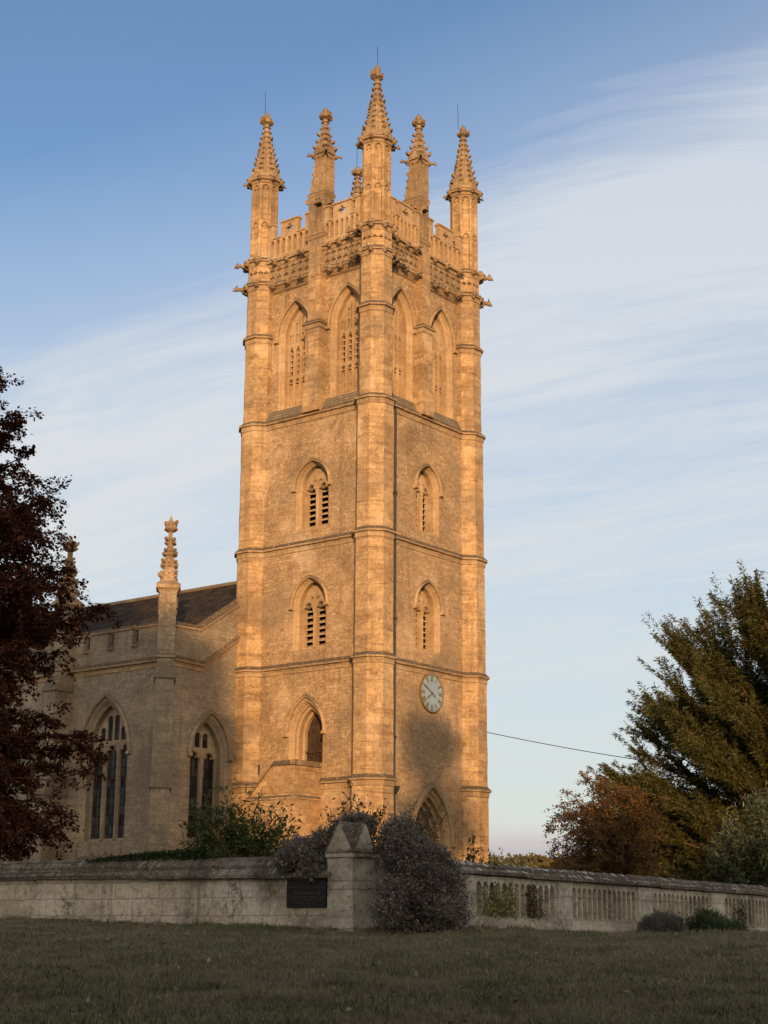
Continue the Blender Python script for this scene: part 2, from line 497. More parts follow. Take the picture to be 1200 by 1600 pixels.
def planar_uv(me):
    n = len(me.loops)
    if n == 0:
        return
    co = np.empty(len(me.vertices) * 3)
    me.vertices.foreach_get('co', co)
    co = co.reshape(-1, 3)
    vi = np.empty(n, dtype=np.int64)
    me.loops.foreach_get('vertex_index', vi)
    pn = np.empty(len(me.polygons) * 3)
    me.polygons.foreach_get('normal', pn)
    pn = pn.reshape(-1, 3)
    tot = np.empty(len(me.polygons), dtype=np.int64)
    me.polygons.foreach_get('loop_total', tot)
    ln = np.repeat(pn, tot, axis=0)
    p = co[vi]
    hyp = np.hypot(ln[:, 0], ln[:, 1])
    safe = np.where(hyp < 1e-6, 1, hyp)
    tx, ty = -ln[:, 1] / safe, ln[:, 0] / safe
    flip = np.where(tx + 0.3 * ty < 0, -1, 1)
    u = (p[:, 0] * tx + p[:, 1] * ty) * flip
    v = p[:, 2] / np.maximum(np.sqrt(np.maximum(1 - ln[:, 2] ** 2, 0)), 0.25)
    flat = np.abs(ln[:, 2]) > 0.97
    u = np.where(flat, p[:, 0], u)
    v = np.where(flat, p[:, 1], v)
    uvl = me.uv_layers.new(name='UVMap')
    uvl.data.foreach_set('uv', np.stack([u, v], 1).astype(np.float32).ravel())


class MB:
    """Collects faces, then links them as ONE mesh object."""
    def __init__(s):
        s.v, s.f, s.mi = [], [], []
        s.cur = 0

    def add(s, pts):
        i = len(s.v)
        s.v.extend([tuple(p) for p in pts])
        return i

    def poly(s, pts):
        i = s.add(pts)
        s.f.append(tuple(range(i, i + len(pts))))
        s.mi.append(s.cur)

    def faces(s, pts, fs):
        i = s.add(pts)
        for f in fs:
            s.f.append(tuple(i + k for k in f))
            s.mi.append(s.cur)

    def box(s, lo, hi):
        x0, y0, z0 = lo
        x1, y1, z1 = hi
        s.faces([(x0, y0, z0), (x1, y0, z0), (x1, y1, z0), (x0, y1, z0), (x0, y0, z1), (x1, y0, z1), (x1, y1, z1), (x0, y1, z1)],
                [(3, 2, 1, 0), (4, 5, 6, 7), (0, 1, 5, 4), (1, 2, 6, 5), (2, 3, 7, 6), (3, 0, 4, 7)])

    def fbox(s, fr, u0, u1, v0, v1, d0, d1, tu=0.0, tv=0.0):
        """Box in a face frame; the d1 side may be drawn in by tu, tv."""
        a = [fr.p(u0, v0, d0), fr.p(u1, v0, d0), fr.p(u1, v1, d0), fr.p(u0, v1, d0)]
        b = [fr.p(u0 + tu, v0 + tv, d1), fr.p(u1 - tu, v0 + tv, d1), fr.p(u1 - tu, v1 - tv, d1), fr.p(u0 + tu, v1 - tv, d1)]
        s.faces(a + b, [(0, 3, 2, 1), (4, 5, 6, 7), (0, 1, 5, 4), (1, 2, 6, 5), (2, 3, 7, 6), (3, 0, 4, 7)])

    def strip(s, A, B, closed=True):
        n = len(A)
        i = s.add(list(A) + list(B))
        for k in range(n if closed else n - 1):
            j = (k + 1) % n
            s.f.append((i + k, i + j, i + n + j, i + n + k))
            s.mi.append(s.cur)

    def rings(s, rs, closed=True, cap0=False, cap1=False):
        n = len(rs[0])
        i = s.add([p for r_ in rs for p in r_])
        for q in range(len(rs) - 1):
            for k in range(n if closed else n - 1):
                j = (k + 1) % n
                s.f.append((i + q * n + k, i + q * n + j, i + (q + 1) * n + j, i + (q + 1) * n + k))
                s.mi.append(s.cur)
        if cap0:
            s.f.append(tuple(i + k for k in reversed(range(n))))
            s.mi.append(s.cur)
        if cap1:
            s.f.append(tuple(i + (len(rs) - 1) * n + k for k in range(n)))
            s.mi.append(s.cur)

    def plate(s, fr, outer, holes, d):
        """Flat sheet with holes, at depth d of a face frame."""
        loops = [outer] + list(holes)
        flat = [p for l in loops for p in l]
        tris = geometry.tessellate_polygon([[Vector((u, v, 0)) for u, v in l] for l in loops])
        i = s.add([fr.p(u, v, d) for u, v in flat])
        for t in tris:
            s.f.append((i + t[0], i + t[1], i + t[2]))
            s.mi.append(s.cur)

    def loft(s, fr, A, da, B, db, closed=True):
        s.strip([fr.p(u, v, da) for u, v in A], [fr.p(u, v, db) for u, v in B], closed)

    def slab(s, fr, outer, holes, d0, d1):
        s.plate(fr, outer, holes, d1)
        s.plate(fr, outer, holes, d0)
        for l in [outer] + list(holes):
            s.loft(fr, l, d0, l, d1)

    def tube(s, pts, rad, n=6, cap=True):
        rs = []
        pts = [Vector(p) for p in pts]
        for k, p in enumerate(pts):
            a = pts[max(k - 1, 0)]
            b = pts[min(k + 1, len(pts) - 1)]
            t = (b - a).normalized()
            x = t.orthogonal().normalized() if abs(t.z) > 0.9 else t.cross(Vector((0, 0, 1))).normalized()
            y = t.cross(x)
            rr = rad[k] if hasattr(rad, '__len__') else rad
            rs.append([p + (x * math.cos(2 * math.pi * q / n) + y * math.sin(2 * math.pi * q / n)) * rr for q in range(n)])
        s.rings(rs, True, cap, cap)

    def shear(s, fn):
        s.v = [(x, y, z + fn(x, y)) for x, y, z in s.v]

    def build(s, name, mat, parent=None, smooth=False, label=None):
        me = bpy.data.meshes.new(name)
        me.from_pydata(s.v, [], s.f)
        mats = mat if isinstance(mat, (list, tuple)) else [mat]
        for mm in mats:
            me.materials.append(mm)
        if len(mats) > 1:
            me.polygons.foreach_set('material_index', s.mi)
        me.update()
        planar_uv(me)
        if smooth:
            me.polygons.foreach_set('use_smooth', [True] * len(me.polygons))
        o = bpy.data.objects.new(name, me)
        COL.objects.link(o)
        if label:
            o['label'] = label
        put_child(o, parent)
        return o


def roughen(o, cuts, amp, scale):
    """Weather an object's surface: finer faces pushed about by noise."""
    from mathutils import noise as mn
    bm = bmesh.new()
    bm.from_mesh(o.data)
    bmesh.ops.remove_doubles(bm, verts=bm.verts, dist=0.0005)
    bmesh.ops.subdivide_edges(bm, edges=bm.edges, cuts=cuts, use_grid_fill=True)
    for v in bm.verts:
        v.co += mn.noise_vector(v.co * scale) * amp + mn.noise_vector(v.co * scale * 3.1) * amp * 0.5
    bm.to_mesh(o.data)
    bm.free()
    o.data.uv_layers.remove(o.data.uv_layers[0]) if o.data.uv_layers else None
    o.data.update()
    planar_uv(o.data)


class Frame:
    """A wall face: u along it, v up, d outwards."""
    def __init__(s, O, U, N, slope=0.0):
        s.O, s.U, s.N = Vector(O), Vector(U).normalized(), Vector(N).normalized()

    def p(s, u, v, d=0.0):
        q = s.O + s.U * u + s.N * d
        return (q.x, q.y, q.z + v)


def arc_r(w, h):
    return (h * h + w * w / 4) / w


def arch(cx, w, base, spring, rise, off=0.0, n=9, boff=0.0):
    """Closed outline of a pointed opening, from bottom left over the apex to bottom right."""
    r0 = arc_r(w, rise)
    c = r0 - w / 2
    r = r0 + off
    ang = math.acos(max(-1, min(1, c / r)))
    L, Rr = [], []
    for k in range(n + 1):
        a = ang * k / n
        x = r * math.cos(a) - c
        z = r * math.sin(a)
        Rr.append((cx + x, spring + z))
        L.append((cx - x, spring + z))
    hw = w / 2 + off
    return [(cx - hw, base - boff)] + L + Rr[::-1][1:] + [(cx + hw, base - boff)]


def hood(mb, fr, cx, w, spring, rise, d=0.0, o0=0.16, o1=0.30, p0=0.13, n=10):
    """Drip mould over an arch: sloped top, undercut."""
    A = arch(cx, w, spring - 0.02, spring, rise, o0, n)[1:-1]
    Bq = arch(cx, w, spring - 0.02, spring, rise, o0 + 0.05, n)[1:-1]
    Cq = arch(cx, w, spring - 0.02, spring, rise, o1, n)[1:-1]
    mb.rings([[fr.p(u, v, d) for u, v in A], [fr.p(u, v, d + p0 * 0.75) for u, v in A], [fr.p(u, v, d + p0) for u, v in Bq],
              [fr.p(u, v, d + p0 * 0.35) for u, v in Cq], [fr.p(u, v, d) for u, v in Cq]], closed=False)
    for q in (A[0], A[-1]):
        sg = -1 if q[0] < cx else 1
        e = q[0] + sg * (o1 - o0) * 0.5
        mb.fbox(fr, e - 0.12, e + 0.12, q[1] - 0.16, q[1] + 0.02, d - 0.01, d + p0 + 0.03, 0.03, 0.03)


def cusped(cx, w, base, spring, rise, n=6):
    """Light with a cusped (foiled) head."""
    pts = arch(cx, w, base, spring, rise, 0, n)
    res = []
    for i, (u, v) in enumerate(pts):
        res.append((u, v))
    # pull two points inwards to make the cusps
    k = 1 + n // 2
    for idx, sg in ((k, 1), (len(pts) - 1 - k, -1)):
        u, v = res[idx]
        res[idx] = (u + sg * w * 0.20, v - w * 0.10)
    return res


def window_shell(mb, fr, cx, w, base, spring, rise, d=0.0, depth=0.5, frame=0.17, orders=2, sill=True):
    """Moulded jambs and reveal of an opening in a wall at depth d. Returns (wall hole, inner outline, inner depth)."""
    H = arch(cx, w, base, spring, rise, frame)
    A1 = arch(cx, w, base, spring, rise, frame * 0.62)
    A2 = arch(cx, w, base, spring, rise, frame * 0.55)
    A3 = arch(cx, w, base, spring, rise, frame * 0.15)
    A0 = arch(cx, w, base, spring, rise, 0.0)
    mb.rings([[fr.p(u, v, d) for u, v in H], [fr.p(u, v, d - 0.09) for u, v in A1], [fr.p(u, v, d - 0.12) for u, v in A2],
              [fr.p(u, v, d - 0.20) for u, v in A3], [fr.p(u, v, d - 0.21) for u, v in A0], [fr.p(u, v, d - depth) for u, v in A0]], closed=False)
    if sill:
        lo, hi = A0[0], A0[-1]
        a = frame
        mb.poly([fr.p(lo[0], base + 0.12, d - depth), fr.p(hi[0], base + 0.12, d - depth), fr.p(hi[0] + a, base - 0.02, d + 0.02), fr.p(lo[0] - a, base - 0.02, d + 0.02)])
        mb.poly([fr.p(lo[0] - a, base - 0.02, d + 0.02), fr.p(hi[0] + a, base - 0.02, d + 0.02), fr.p(hi[0] + a, base - 0.14, d + 0.004), fr.p(lo[0] - a, base - 0.14, d + 0.004)])
    return H, A0, d - depth


PROFILE = [(0.0, -0.25), (0.035, -0.22), (0.045, -0.02), (0.15, 0.0), (0.16, 0.07), (0.02, 0.24)]


def string_run(mb, fr, u0, u1, z, d=0.0, prof=PROFILE, caps=True):
    n = max(1, int(abs(u1 - u0) / 0.22))
    rs = []
    for k in range(n + 1):          # worn: every bit of the moulding wanders a little
        u = u0 + (u1 - u0) * k / n
        j = [0.0] + [random.uniform(-0.014, 0.014) for _ in prof[1:-1]] + [0.0]
        rs.append([fr.p(u, z + b + jj * 0.7, d + a + jj) for (a, b), jj in zip(prof, j)])
    mb.rings(rs, closed=False)
    A, B = rs[0], rs[-1]
    if caps:
        mb.poly(A + [fr.p(u0, z + prof[-1][1], d - 0.02), fr.p(u0, z + prof[0][1], d - 0.02)])
        mb.poly(B + [fr.p(u1, z + prof[-1][1], d - 0.02), fr.p(u1, z + prof[0][1], d - 0.02)])


def octo(c, a, z, rot=0.0):
    Rv = a / math.cos(math.pi / 8)
    return [(c[0] + Rv * math.cos(math.pi / 8 + k * math.pi / 4 + rot), c[1] + Rv * math.sin(math.pi / 8 + k * math.pi / 4 + rot), z) for k in range(8)]


def square(c, a, z, rot=0.0):
    Rv = a * math.sqrt(2)
    return [(c[0] + Rv * math.cos(math.pi / 4 + k * math.pi / 2 + rot), c[1] + Rv * math.sin(math.pi / 4 + k * math.pi / 2 + rot), z) for k in range(4)]


def facet_frames(c, a):
    res = []
    for k in range(8):
        an = k * math.pi / 4
        N = (math.cos(an), math.sin(an), 0)
        res.append(Frame((c[0] + a * N[0], c[1] + a * N[1], 0), (-math.sin(an), math.cos(an), 0), N))
    return res


def quatrefoil(cx, cz, r, n=20):
    pts = []
    for k in range(n):
        a = 2 * math.pi * k / n
        rr = r * (0.74 + 0.26 * math.cos(4 * a))
        pts.append((cx + rr * math.cos(a), cz + rr * math.sin(a)))
    return pts


# ------------------------------------------------------------------ carved heads and beasts
def blob(mb, fn, nu=10, nv=7):
    rs = []
    for j in range(nv + 1):
        th = math.pi * j / nv
        rs.append([fn(2 * math.pi * i / nu, th) for i in range(nu)])
    mb.rings(rs)


def make_head_mesh(var):
    """A little stone head looking along +X, about 0.3 high: brow, nose, jaw, hair or ears."""
    mb = MB()
    wd = (0.13, 0.15, 0.12, 0.14)[var]

    def f(a, th):
        x = 0.15 * math.sin(th) * math.cos(a)
        y = wd * math.sin(th) * math.sin(a)
        z = 0.18 * math.cos(th)
        if z < -0.04:
            y *= 0.82
            x *= 1.08
        if z > 0.06 and x > 0:
            x *= 1.12
        return (x + 0.10, y, z)
    blob(mb, f)
    mb.faces([(0.22, 0, 0.05), (0.23, -0.035, -0.05), (0.23, 0.035, -0.05), (0.31, 0, -0.045)], [(0, 1, 3), (0, 3, 2), (1, 2, 3)])
    mb.box((0.20, -0.09, 0.045), (0.275, 0.09, 0.075))
    mb.box((0.19, -0.055, -0.115), (0.262, 0.055, -0.09))
    if var in (0, 3):        # a cap of hair
        blob(mb, lambda a, th: (0.06 + 0.17 * math.sin(th) * math.cos(a), (wd + 0.035) * math.sin(th) * math.sin(a), 0.045 + 0.18 * max(math.cos(th), -0.6)), 10, 6)
    else:                    # ears
        for sg in (-1, 1):
            mb.faces([(0.08, sg * wd * 0.7, 0.10), (0.14, sg * wd * 0.6, 0.12), (0.10, sg * (wd + 0.10), 0.26), (0.06, sg * wd, 0.0)], [(0, 1, 2), (0, 2, 3), (1, 3, 2), (0, 3, 1)])
    mb.box((-0.05, -0.10, -0.14), (0.08, 0.10, 0.10))
    me = bpy.data.meshes.new('carved_head')
    me.from_pydata(mb.v, [], mb.f)
    me.materials.append(M['pinnacle'])
    me.update()
    planar_uv(me)
    me.polygons.foreach_set('use_smooth', [True] * len(me.polygons))
    return me


def make_beast_mesh(var):
    """A crouching gargoyle leaning out along +X with a heavy head, ears and forelegs."""
    mb = MB()
    L = (0.62, 0.52)[var]
    mb.tube([(-0.1, 0, -0.02), (0.12, 0, 0.0), (L * 0.55, 0, 0.05), (L * 0.8, 0, 0.10)], [0.13, 0.15, 0.13, 0.10], 8)
    blob(mb, lambda a, th: (L + 0.16 * math.sin(th) * math.cos(a), 0.12 * math.sin(th) * math.sin(a), 0.10 + 0.13 * math.cos(th)), 8, 6)
    blob(mb, lambda a, th: (L + 0.13 + 0.09 * math.sin(th) * math.cos(a), 0.07 * math.sin(th) * math.sin(a), 0.05 + 0.065 * math.cos(th)), 8, 5)
    for sg in (-1, 1):
        mb.faces([(L - 0.06, sg * 0.06, 0.20), (L + 0.03, sg * 0.07, 0.20), (L - 0.08, sg * 0.13, 0.36), (L - 0.02, sg * 0.11, 0.16)], [(0, 1, 2), (0, 2, 3), (1, 3, 2), (0, 3, 1)])
        mb.tube([(0.2, sg * 0.11, 0.0), (0.30, sg * 0.14, -0.12), (0.14, sg * 0.12, -0.24), (0.05, sg * 0.1, -0.27)], [0.07, 0.055, 0.05, 0.04], 6)
    me = bpy.data.meshes.new('gargoyle')
    me.from_pydata(mb.v, [], mb.f)
    me.materials.append(M['pinnacle'])
    me.update()
    planar_uv(me)
    me.polygons.foreach_set('use_smooth', [True] * len(me.polygons))
    return me


HEADS = [make_head_mesh(i) for i in range(4)]
BEASTS = [make_beast_mesh(i) for i in range(2)]
_hc = [0]


def carving(meshes, name, loc, direction, size, parent):
    _hc[0] += 1
    o = bpy.data.objects.new(name, meshes[(_hc[0] * 7 + _hc[0] // 3) % len(meshes)])
    a = math.atan2(direction[1], direction[0])
    o.parent = parent
    o.matrix_parent_inverse = parent_world(parent).inverted()
    o.location = loc
    s = size * (0.9 + 0.25 * random.random())
    o.rotation_euler = (0, R(random.uniform(5, 16)), a)
    o.scale = (s, s, s)
    COL.objects.link(o)
    return o


# ------------------------------------------------------------------ the church
Z0 = 2.4                                       # churchyard level at the church
church = empty('church', (3.7, 3.7, Z0), 'honey limestone church with tall pinnacled tower and lower aisle beside it', 'church')

W = 7.4
FL = Frame((0, 0, 0), (0, 1, 0), (-1, 0, 0))   # tower face towards the left of the view
FR = Frame((0, 0, 0), (1, 0, 0), (0, -1, 0))   # clock face
FB = Frame((W, 0, 0), (0, 1, 0), (1, 0, 0))
FK = Frame((0, W, 0), (1, 0, 0), (0, 1, 0))
S1, S2, S3, S4 = 7.65, 12.66, 18.02, 23.94
BEL = -0.25                                    # belfry wall is set back this much
ZL, ZU = 30.72, 31.87                          # strings under and over the frieze

# ---- tower windows: shells first, so that the wall sheets get their holes
holes = {('L', 0): [], ('L', 1): [], ('L', 2): [], ('L', 3): [], ('R', 0): [], ('R', 1): [], ('R', 2): [], ('R', 3): []}


def louvre_window(fr, key, cx, base, apex, spring, w):
    mb = MB()
    H, A0, dd = window_shell(mb, fr, cx, w, base, spring, apex - spring, 0, 0.60, 0.17)
    hood(mb, fr, cx, w, spring - 0.05, apex - spring, 0, 0.20, 0.33, 0.12)
    holes[key].append(H)
    win = mb.build('louvre_window', M['trim'], church)
    # tracery: two cusped lights, two small panels over them
    tr = MB()
    lw = (w - 0.42) / 2
    hs = []
    zl = base + 0.14
    zt = spring - 0.30
    for sg in (-1, 1):
        c = cx + sg * (lw / 2 + 0.075)
        hs.append(cusped(c, lw, zl, zt, 0.42))
    inner = arch(cx, w, base, spring, apex - spring, -0.13)
    up_h = []
    zb = zt + 0.50
    for c, ww, zz in ((cx - 0.15, 0.17, apex - 0.72), (cx + 0.15, 0.17, apex - 0.72)):
        up_h.append(arch(c, ww, zb, zz, 0.14, 0, 4))
    tr.slab(fr, A0, hs, dd, dd + 0.13)
    tr.slab(fr, inner, hs + up_h, dd + 0.132, dd + 0.235)
    for h_ in hs:
        a_ = [(u, v) for u, v in h_]
        rr = [(cx_ + (u - cx_) * 1.16, v + 0.05) for (u, v) in a_[1:-1] for cx_ in [sum(p[0] for p in a_) / len(a_)]]
        tr.rings([[fr.p(u, v, dd + 0.235) for u, v in rr], [fr.p(u, v, dd + 0.29) for u, v in a_[1:-1]], [fr.p(u, v, dd + 0.235) for u, v in a_[1:-1]]], closed=False)
    tr.fbox(fr, cx - 0.05, cx + 0.05, base + 0.1, apex - 0.45, dd + 0.23, dd + 0.31, 0.02, 0)
    tr.build('tracery', M['trim'], win)
    lv = MB()
    nl = 7
    for k in range(nl):
        z = zl + (zt + 0.30 - zl) * k / nl
        for sg in (-1, 1):
            c = cx + sg * (lw / 2 + 0.075)
            a, b2 = c - lw / 2 - 0.02, c + lw / 2 + 0.02
            p = [fr.p(a, z + 0.20, dd - 0.22), fr.p(b2, z + 0.20, dd - 0.22), fr.p(b2, z + 0.20 - 0.17, dd + 0.10), fr.p(a, z + 0.03, dd + 0.10)]
            q = [(x, y, zz - 0.045) for x, y, zz in p]
            lv.faces(p + q, [(0, 1, 2, 3), (4, 5, 6, 7), (2, 3, 7, 6), (0, 1, 5, 4)])
    lv.build('louvres', M['louvre'], win)
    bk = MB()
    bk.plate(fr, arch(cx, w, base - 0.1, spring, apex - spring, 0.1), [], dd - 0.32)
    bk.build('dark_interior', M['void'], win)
    return win


def belfry_window(fr, key, cx, w):
    mb = MB()
    base, spring, apex = 24.64, 28.15, 29.6
    H, A0, dd = window_shell(mb, fr, cx, w, base, spring, apex - spring, BEL, 0.62, 0.20, sill=False)
    hood(mb, fr, cx, w, spring - 0.1, apex - spring, BEL, 0.24, 0.38, 0.13)
    holes[key].append(H)
    mb.poly([fr.p(cx - w / 2, base + 0.16, dd), fr.p(cx + w / 2, base + 0.16, dd), fr.p(cx + w / 2 + 0.2, base - 0.02, BEL + 0.02), fr.p(cx - w / 2 - 0.2, base - 0.02, BEL + 0.02)])
    win = mb.build('belfry_window', M['trim'], church)
    tr = MB()
    NL = 4
    ks = [k - (NL - 1) / 2 for k in range(NL)]
    pit = (w - 0.06) / NL
    lw = pit - 0.12
    zl, zt = 26.32, 27.52
    lights, slits, blind = [], [], []
    for k in ks:
        c = cx + k * pit
        lights.append(cusped(c, lw, zl, zt, 0.24))
        slits.append(quatrefoil(c, zl - 0.2, lw * 0.46, 12))
        for zz in (25.2, 25.72):
            slits.append([(c - 0.05, zz), (c + 0.05, zz), (c + 0.05, zz + 0.15), (c - 0.05, zz + 0.15)])
        for q in (-1, 1):
            cc = c + q * pit * 0.25
            if abs(cc - cx) < w / 2 - 0.10:
                blind.append(arch(cc, pit * 0.31, 27.92, 28.30, 0.09, 0, 3))
    for cc, top in ((-1.25, 28.55), (-0.75, 28.82), (-0.25, 29.12), (0.25, 29.12), (0.75, 28.82), (1.25, 28.55)):
        if top > 28.6:
            blind.append(arch(cx + cc * pit, pit * 0.34, 28.46, top, 0.1, 0, 3))
    low = [[(cx + k * pit - lw / 2, 24.9), (cx + k * pit + lw / 2, 24.9), (cx + k * pit + lw / 2, 25.98), (cx + k * pit - lw / 2, 25.98)] for k in ks]
    tr.slab(fr, A0, lights + slits, dd, dd + 0.10)
    tr.slab(fr, arch(cx, w, base, spring, apex - spring, -0.012), [l for l in lights] + blind + low + [quatrefoil(cx + k * pit, zl - 0.2, lw * 0.5, 12) for k in ks], dd + 0.102, dd + 0.21)
    for k in (-1, 0, 1):
        tr.fbox(fr, cx + k * pit - 0.05, cx + k * pit + 0.05, base + 0.12, apex - (0.42 if k == 0 else 0.85), dd + 0.208, dd + 0.29, 0.025, 0)
    tr.build('tracery', M['trim'], win)
    lv = MB()
    for k in ks:
        c = cx + k * pit
        for q in range(5):
            z = zl + (zt + 0.16 - zl) * q / 5
            a, b2 = c - lw / 2 - 0.02, c + lw / 2 + 0.02
            p = [fr.p(a, z + 0.13, dd - 0.2), fr.p(b2, z + 0.13, dd - 0.2), fr.p(b2, z + 0.07, dd + 0.13), fr.p(a, z + 0.07, dd + 0.13)]
            q_ = [(x, y, zz - 0.07) for x, y, zz in p]
            lv.faces(p + q_, [(0, 1, 2, 3), (4, 5, 6, 7), (2, 3, 7, 6), (0, 1, 5, 4)])
    lv.build('louvres', M['louvre'], win)
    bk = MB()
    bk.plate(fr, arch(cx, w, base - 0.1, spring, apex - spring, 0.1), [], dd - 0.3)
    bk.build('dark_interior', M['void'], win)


louvre_window(FL, ('L', 2), 3.53, 18.78, 21.66, 20.72, 1.52)
louvre_window(FL, ('L', 1), 3.57, 13.42, 16.38, 15.40, 1.50)
louvre_window(FR, ('R', 2), 3.74, 18.78, 21.66, 20.78, 1.36)
louvre_window(FR, ('R', 1), 3.77, 13.48, 16.36, 15.40, 1.44)
for cx_ in (4.93, 1.84):
    belfry_window(FL, ('L', 3), cx_, 1.56)
for cx_ in (2.02, 5.10):
    belfry_window(FR, ('R', 3), cx_, 1.44)

# upper doorway reached by the outside stair
mb = MB()
dw, db_, ds, da = 1.56, 8.52, 9.75, 11.03
H, A0, dd = window_shell(mb, FL, 3.66, dw, db_, ds, da - ds, 0, 0.30, 0.16, sill=False)
A9 = arch(3.66, dw, db_, ds, da - ds, -0.12)
A10 = arch(3.66, dw, db_, ds, da - ds, -0.20)
mb.rings([[FL.p(u, v, dd) for u, v in A0], [FL.p(u, v, dd - 0.04) for u, v in A9], [FL.p(u, v, dd - 0.28) for u, v in A9],
          [FL.p(u, v, dd - 0.34) for u, v in A10], [FL.p(u, v, dd - 0.55) for u, v in A10]], closed=False)
hood(mb, FL, 3.66, dw, ds + 0.1, da - ds, 0, 0.20, 0.34, 0.13)
holes[('L', 0)].append(H)
doorway = mb.build('upper_doorway', M['trim'], church)
mb = MB()
mb.plate(FL, A10, [], dd - 0.52)
for k in range(6):
    u = 3.66 - 0.55 + k * 0.22
    mb.fbox(FL, u - 0.012, u + 0.012, db_, 10.6, dd - 0.52, dd - 0.49)
for u in (3.15, 3.35, 3.55, 3.75, 3.95, 4.15):
    mb.fbox(FL, u - 0.02, u + 0.02, db_ + 0.05, 9.1, dd - 0.44, dd - 0.40)
mb.fbox(FL, 3.08, 4.24, 9.06, 9.14, dd - 0.47, dd - 0.395)
mb.build('plank_door', M['oak'], doorway)

# ground doorway under the clock, of several moulded orders
mb = MB()
gw, gs, ga = 2.36, 5.25, 7.28
A = [arch(3.97, gw, Z0, gs, ga - gs, o) for o in (0.16, 0.10, 0.08, 0.0, -0.02, -0.16, -0.18, -0.30, -0.33, -0.44)]
D = [0, -0.09, -0.12, -0.13, -0.34, -0.37, -0.55, -0.58, -0.80, -0.95]
mb.rings([[FR.p(u, v, d) for u, v in a] for a, d in zip(A, D)], closed=False)
hood(mb, FR, 3.97, gw, gs + 0.12, ga - gs, 0, 0.20, 0.40, 0.16)
holes[('R', 0)].append(A[0])
gdoor = mb.build('ground_doorway', M['trim'], church)
mb = MB()
mb.plate(FR, A[-1], [], -0.93)
for k in range(9):
    u = 3.97 - 0.6 + k * 0.15
    mb.fbox(FR, u - 0.01, u + 0.01, Z0, 6.4, -0.93, -0.90)
mb.build('plank_door', M['oak'], gdoor)

# ---- tower walls, stage by stage
mb = MB()
for key, fr in (('L', FL), ('R', FR)):
    for i, (a, b, d) in enumerate(((Z0 - 1, S2, 0.0), (S2, S3, -0.004), (S3, S4, -0.008))):
        mb.plate(fr, [(0.3, a), (W - 0.3, a), (W - 0.3, b), (0.3, b)], holes[(key, i)], d)
    mb.plate(fr, [(0.3, S4), (W - 0.3, S4), (W - 0.3, ZL), (0.3, ZL)], holes[(key, 3)], BEL)
for fr in (FB, FK):
    mb.plate(fr, [(0.3, Z0 - 1), (W - 0.3, Z0 - 1), (W - 0.3, ZL), (0.3, ZL)], [], BEL)
mb.build('tower_wall', M['rubble'], church)

# weathering slope between the main string and the belfry sills
mb = MB()
for fr in (FL, FR):
    for u0, u1 in ((0.9, W - 0.9),):
        z0, z1 = S4 + 0.12, 24.66
        n = 4
        for k in range(n):        # stepped, worn slope
            a, b = k / n, (k + 1) / n
            da, db2 = 0.05 + (BEL - 0.05) * a, 0.05 + (BEL - 0.05) * b
            za, zb = z0 + (z1 - z0) * a, z0 + (z1 - z0) * b
            mb.poly([fr.p(u0, za + 0.05, da), fr.p(u1, za + 0.05, da), fr.p(u1, zb, db2), fr.p(u0, zb, db2)])
            mb.poly([fr.p(u0, za, da), fr.p(u1, za, da), fr.p(u1, za + 0.05, da), fr.p(u0, za + 0.05, da)])
mb.build('belfry_weathering', M['coping'], church)


def string_obj(runs):
    mb = MB()
    for fr, u0, u1, z, d in runs:
        mb = MB()
        string_run(mb, fr, u0, u1, z, d)
        mb.build('string_course', M['string'], church)


for z in (S2, S3, S4):
    string_obj([(fr, 0.75, W - 0.75, z, 0.0) for fr in (FL, FR)])
string_obj([(FL, 0.75, 2.78, S1, 0.0), (FL, 5.2, W - 0.8, S1, 0.0)])

# ---- mid buttress of the belfry, one on each face
for fr, u0, u1 in ((FL, 3.14, 3.84), (FR, 3.12, 3.72)):
    mb = MB()
    mb.fbox(fr, u0, u1, 28.30, ZU + 0.1, BEL - 0.02, 0.18)
    mb.fbox(fr, u0 - 0.05, u1 + 0.05, S4 + 0.12, 28.12, BEL - 0.02, 0.26)
    mb.fbox(fr, u0 - 0.10, u1 + 0.10, S4 + 0.10, 25.15, BEL - 0.02, 0.31, 0.0, 0.0)
    mb.poly([fr.p(u0 - 0.10, 25.15, 0.31), fr.p(u1 + 0.10, 25.15, 0.31), fr.p(u1 + 0.05, 25.30, 0.262), fr.p(u0 - 0.05, 25.30, 0.262)])
    bt = mb.build('belfry_buttress', M['ashlar'], church)
    mb = MB()
    prof = [(0, -0.2), (0.04, -0.18), (0.05, 0.0), (0.13, 0.02), (0.13, 0.07), (-0.05, 0.25)]
    rs = []
    for a, b in prof:
        e = a + 0.05
        rs.append([fr.p(u0 - e, 28.14 + b, BEL), fr.p(u0 - e, 28.14 + b, 0.21 + e), fr.p(u1 + e, 28.14 + b, 0.21 + e), fr.p(u1 + e, 28.14 + b, BEL)])
    mb.rings(rs, closed=False)
    mb.build('offset_moulding', M['string'], bt)


# ---- corner turrets
TC = {'near': (0.3, 0.3), 'left': (0.3, 7.1), 'right': (7.1, 0.3), 'far': (7.15, 7.0)}
OCT_PROF = [(0.0, -0.25), (0.035, -0.22), (0.045, -0.02), (0.13, 0.0), (0.14, 0.07), (0.0, 0.24)]


def oct_band(mb, c, a, z, a_up, prof=OCT_PROF):
    rs = [octo(c, a + p, z + q) for p, q in prof[:-1]]
    rs.append(octo(c, a_up, z + prof[-1][1]))
    mb.rings(rs)


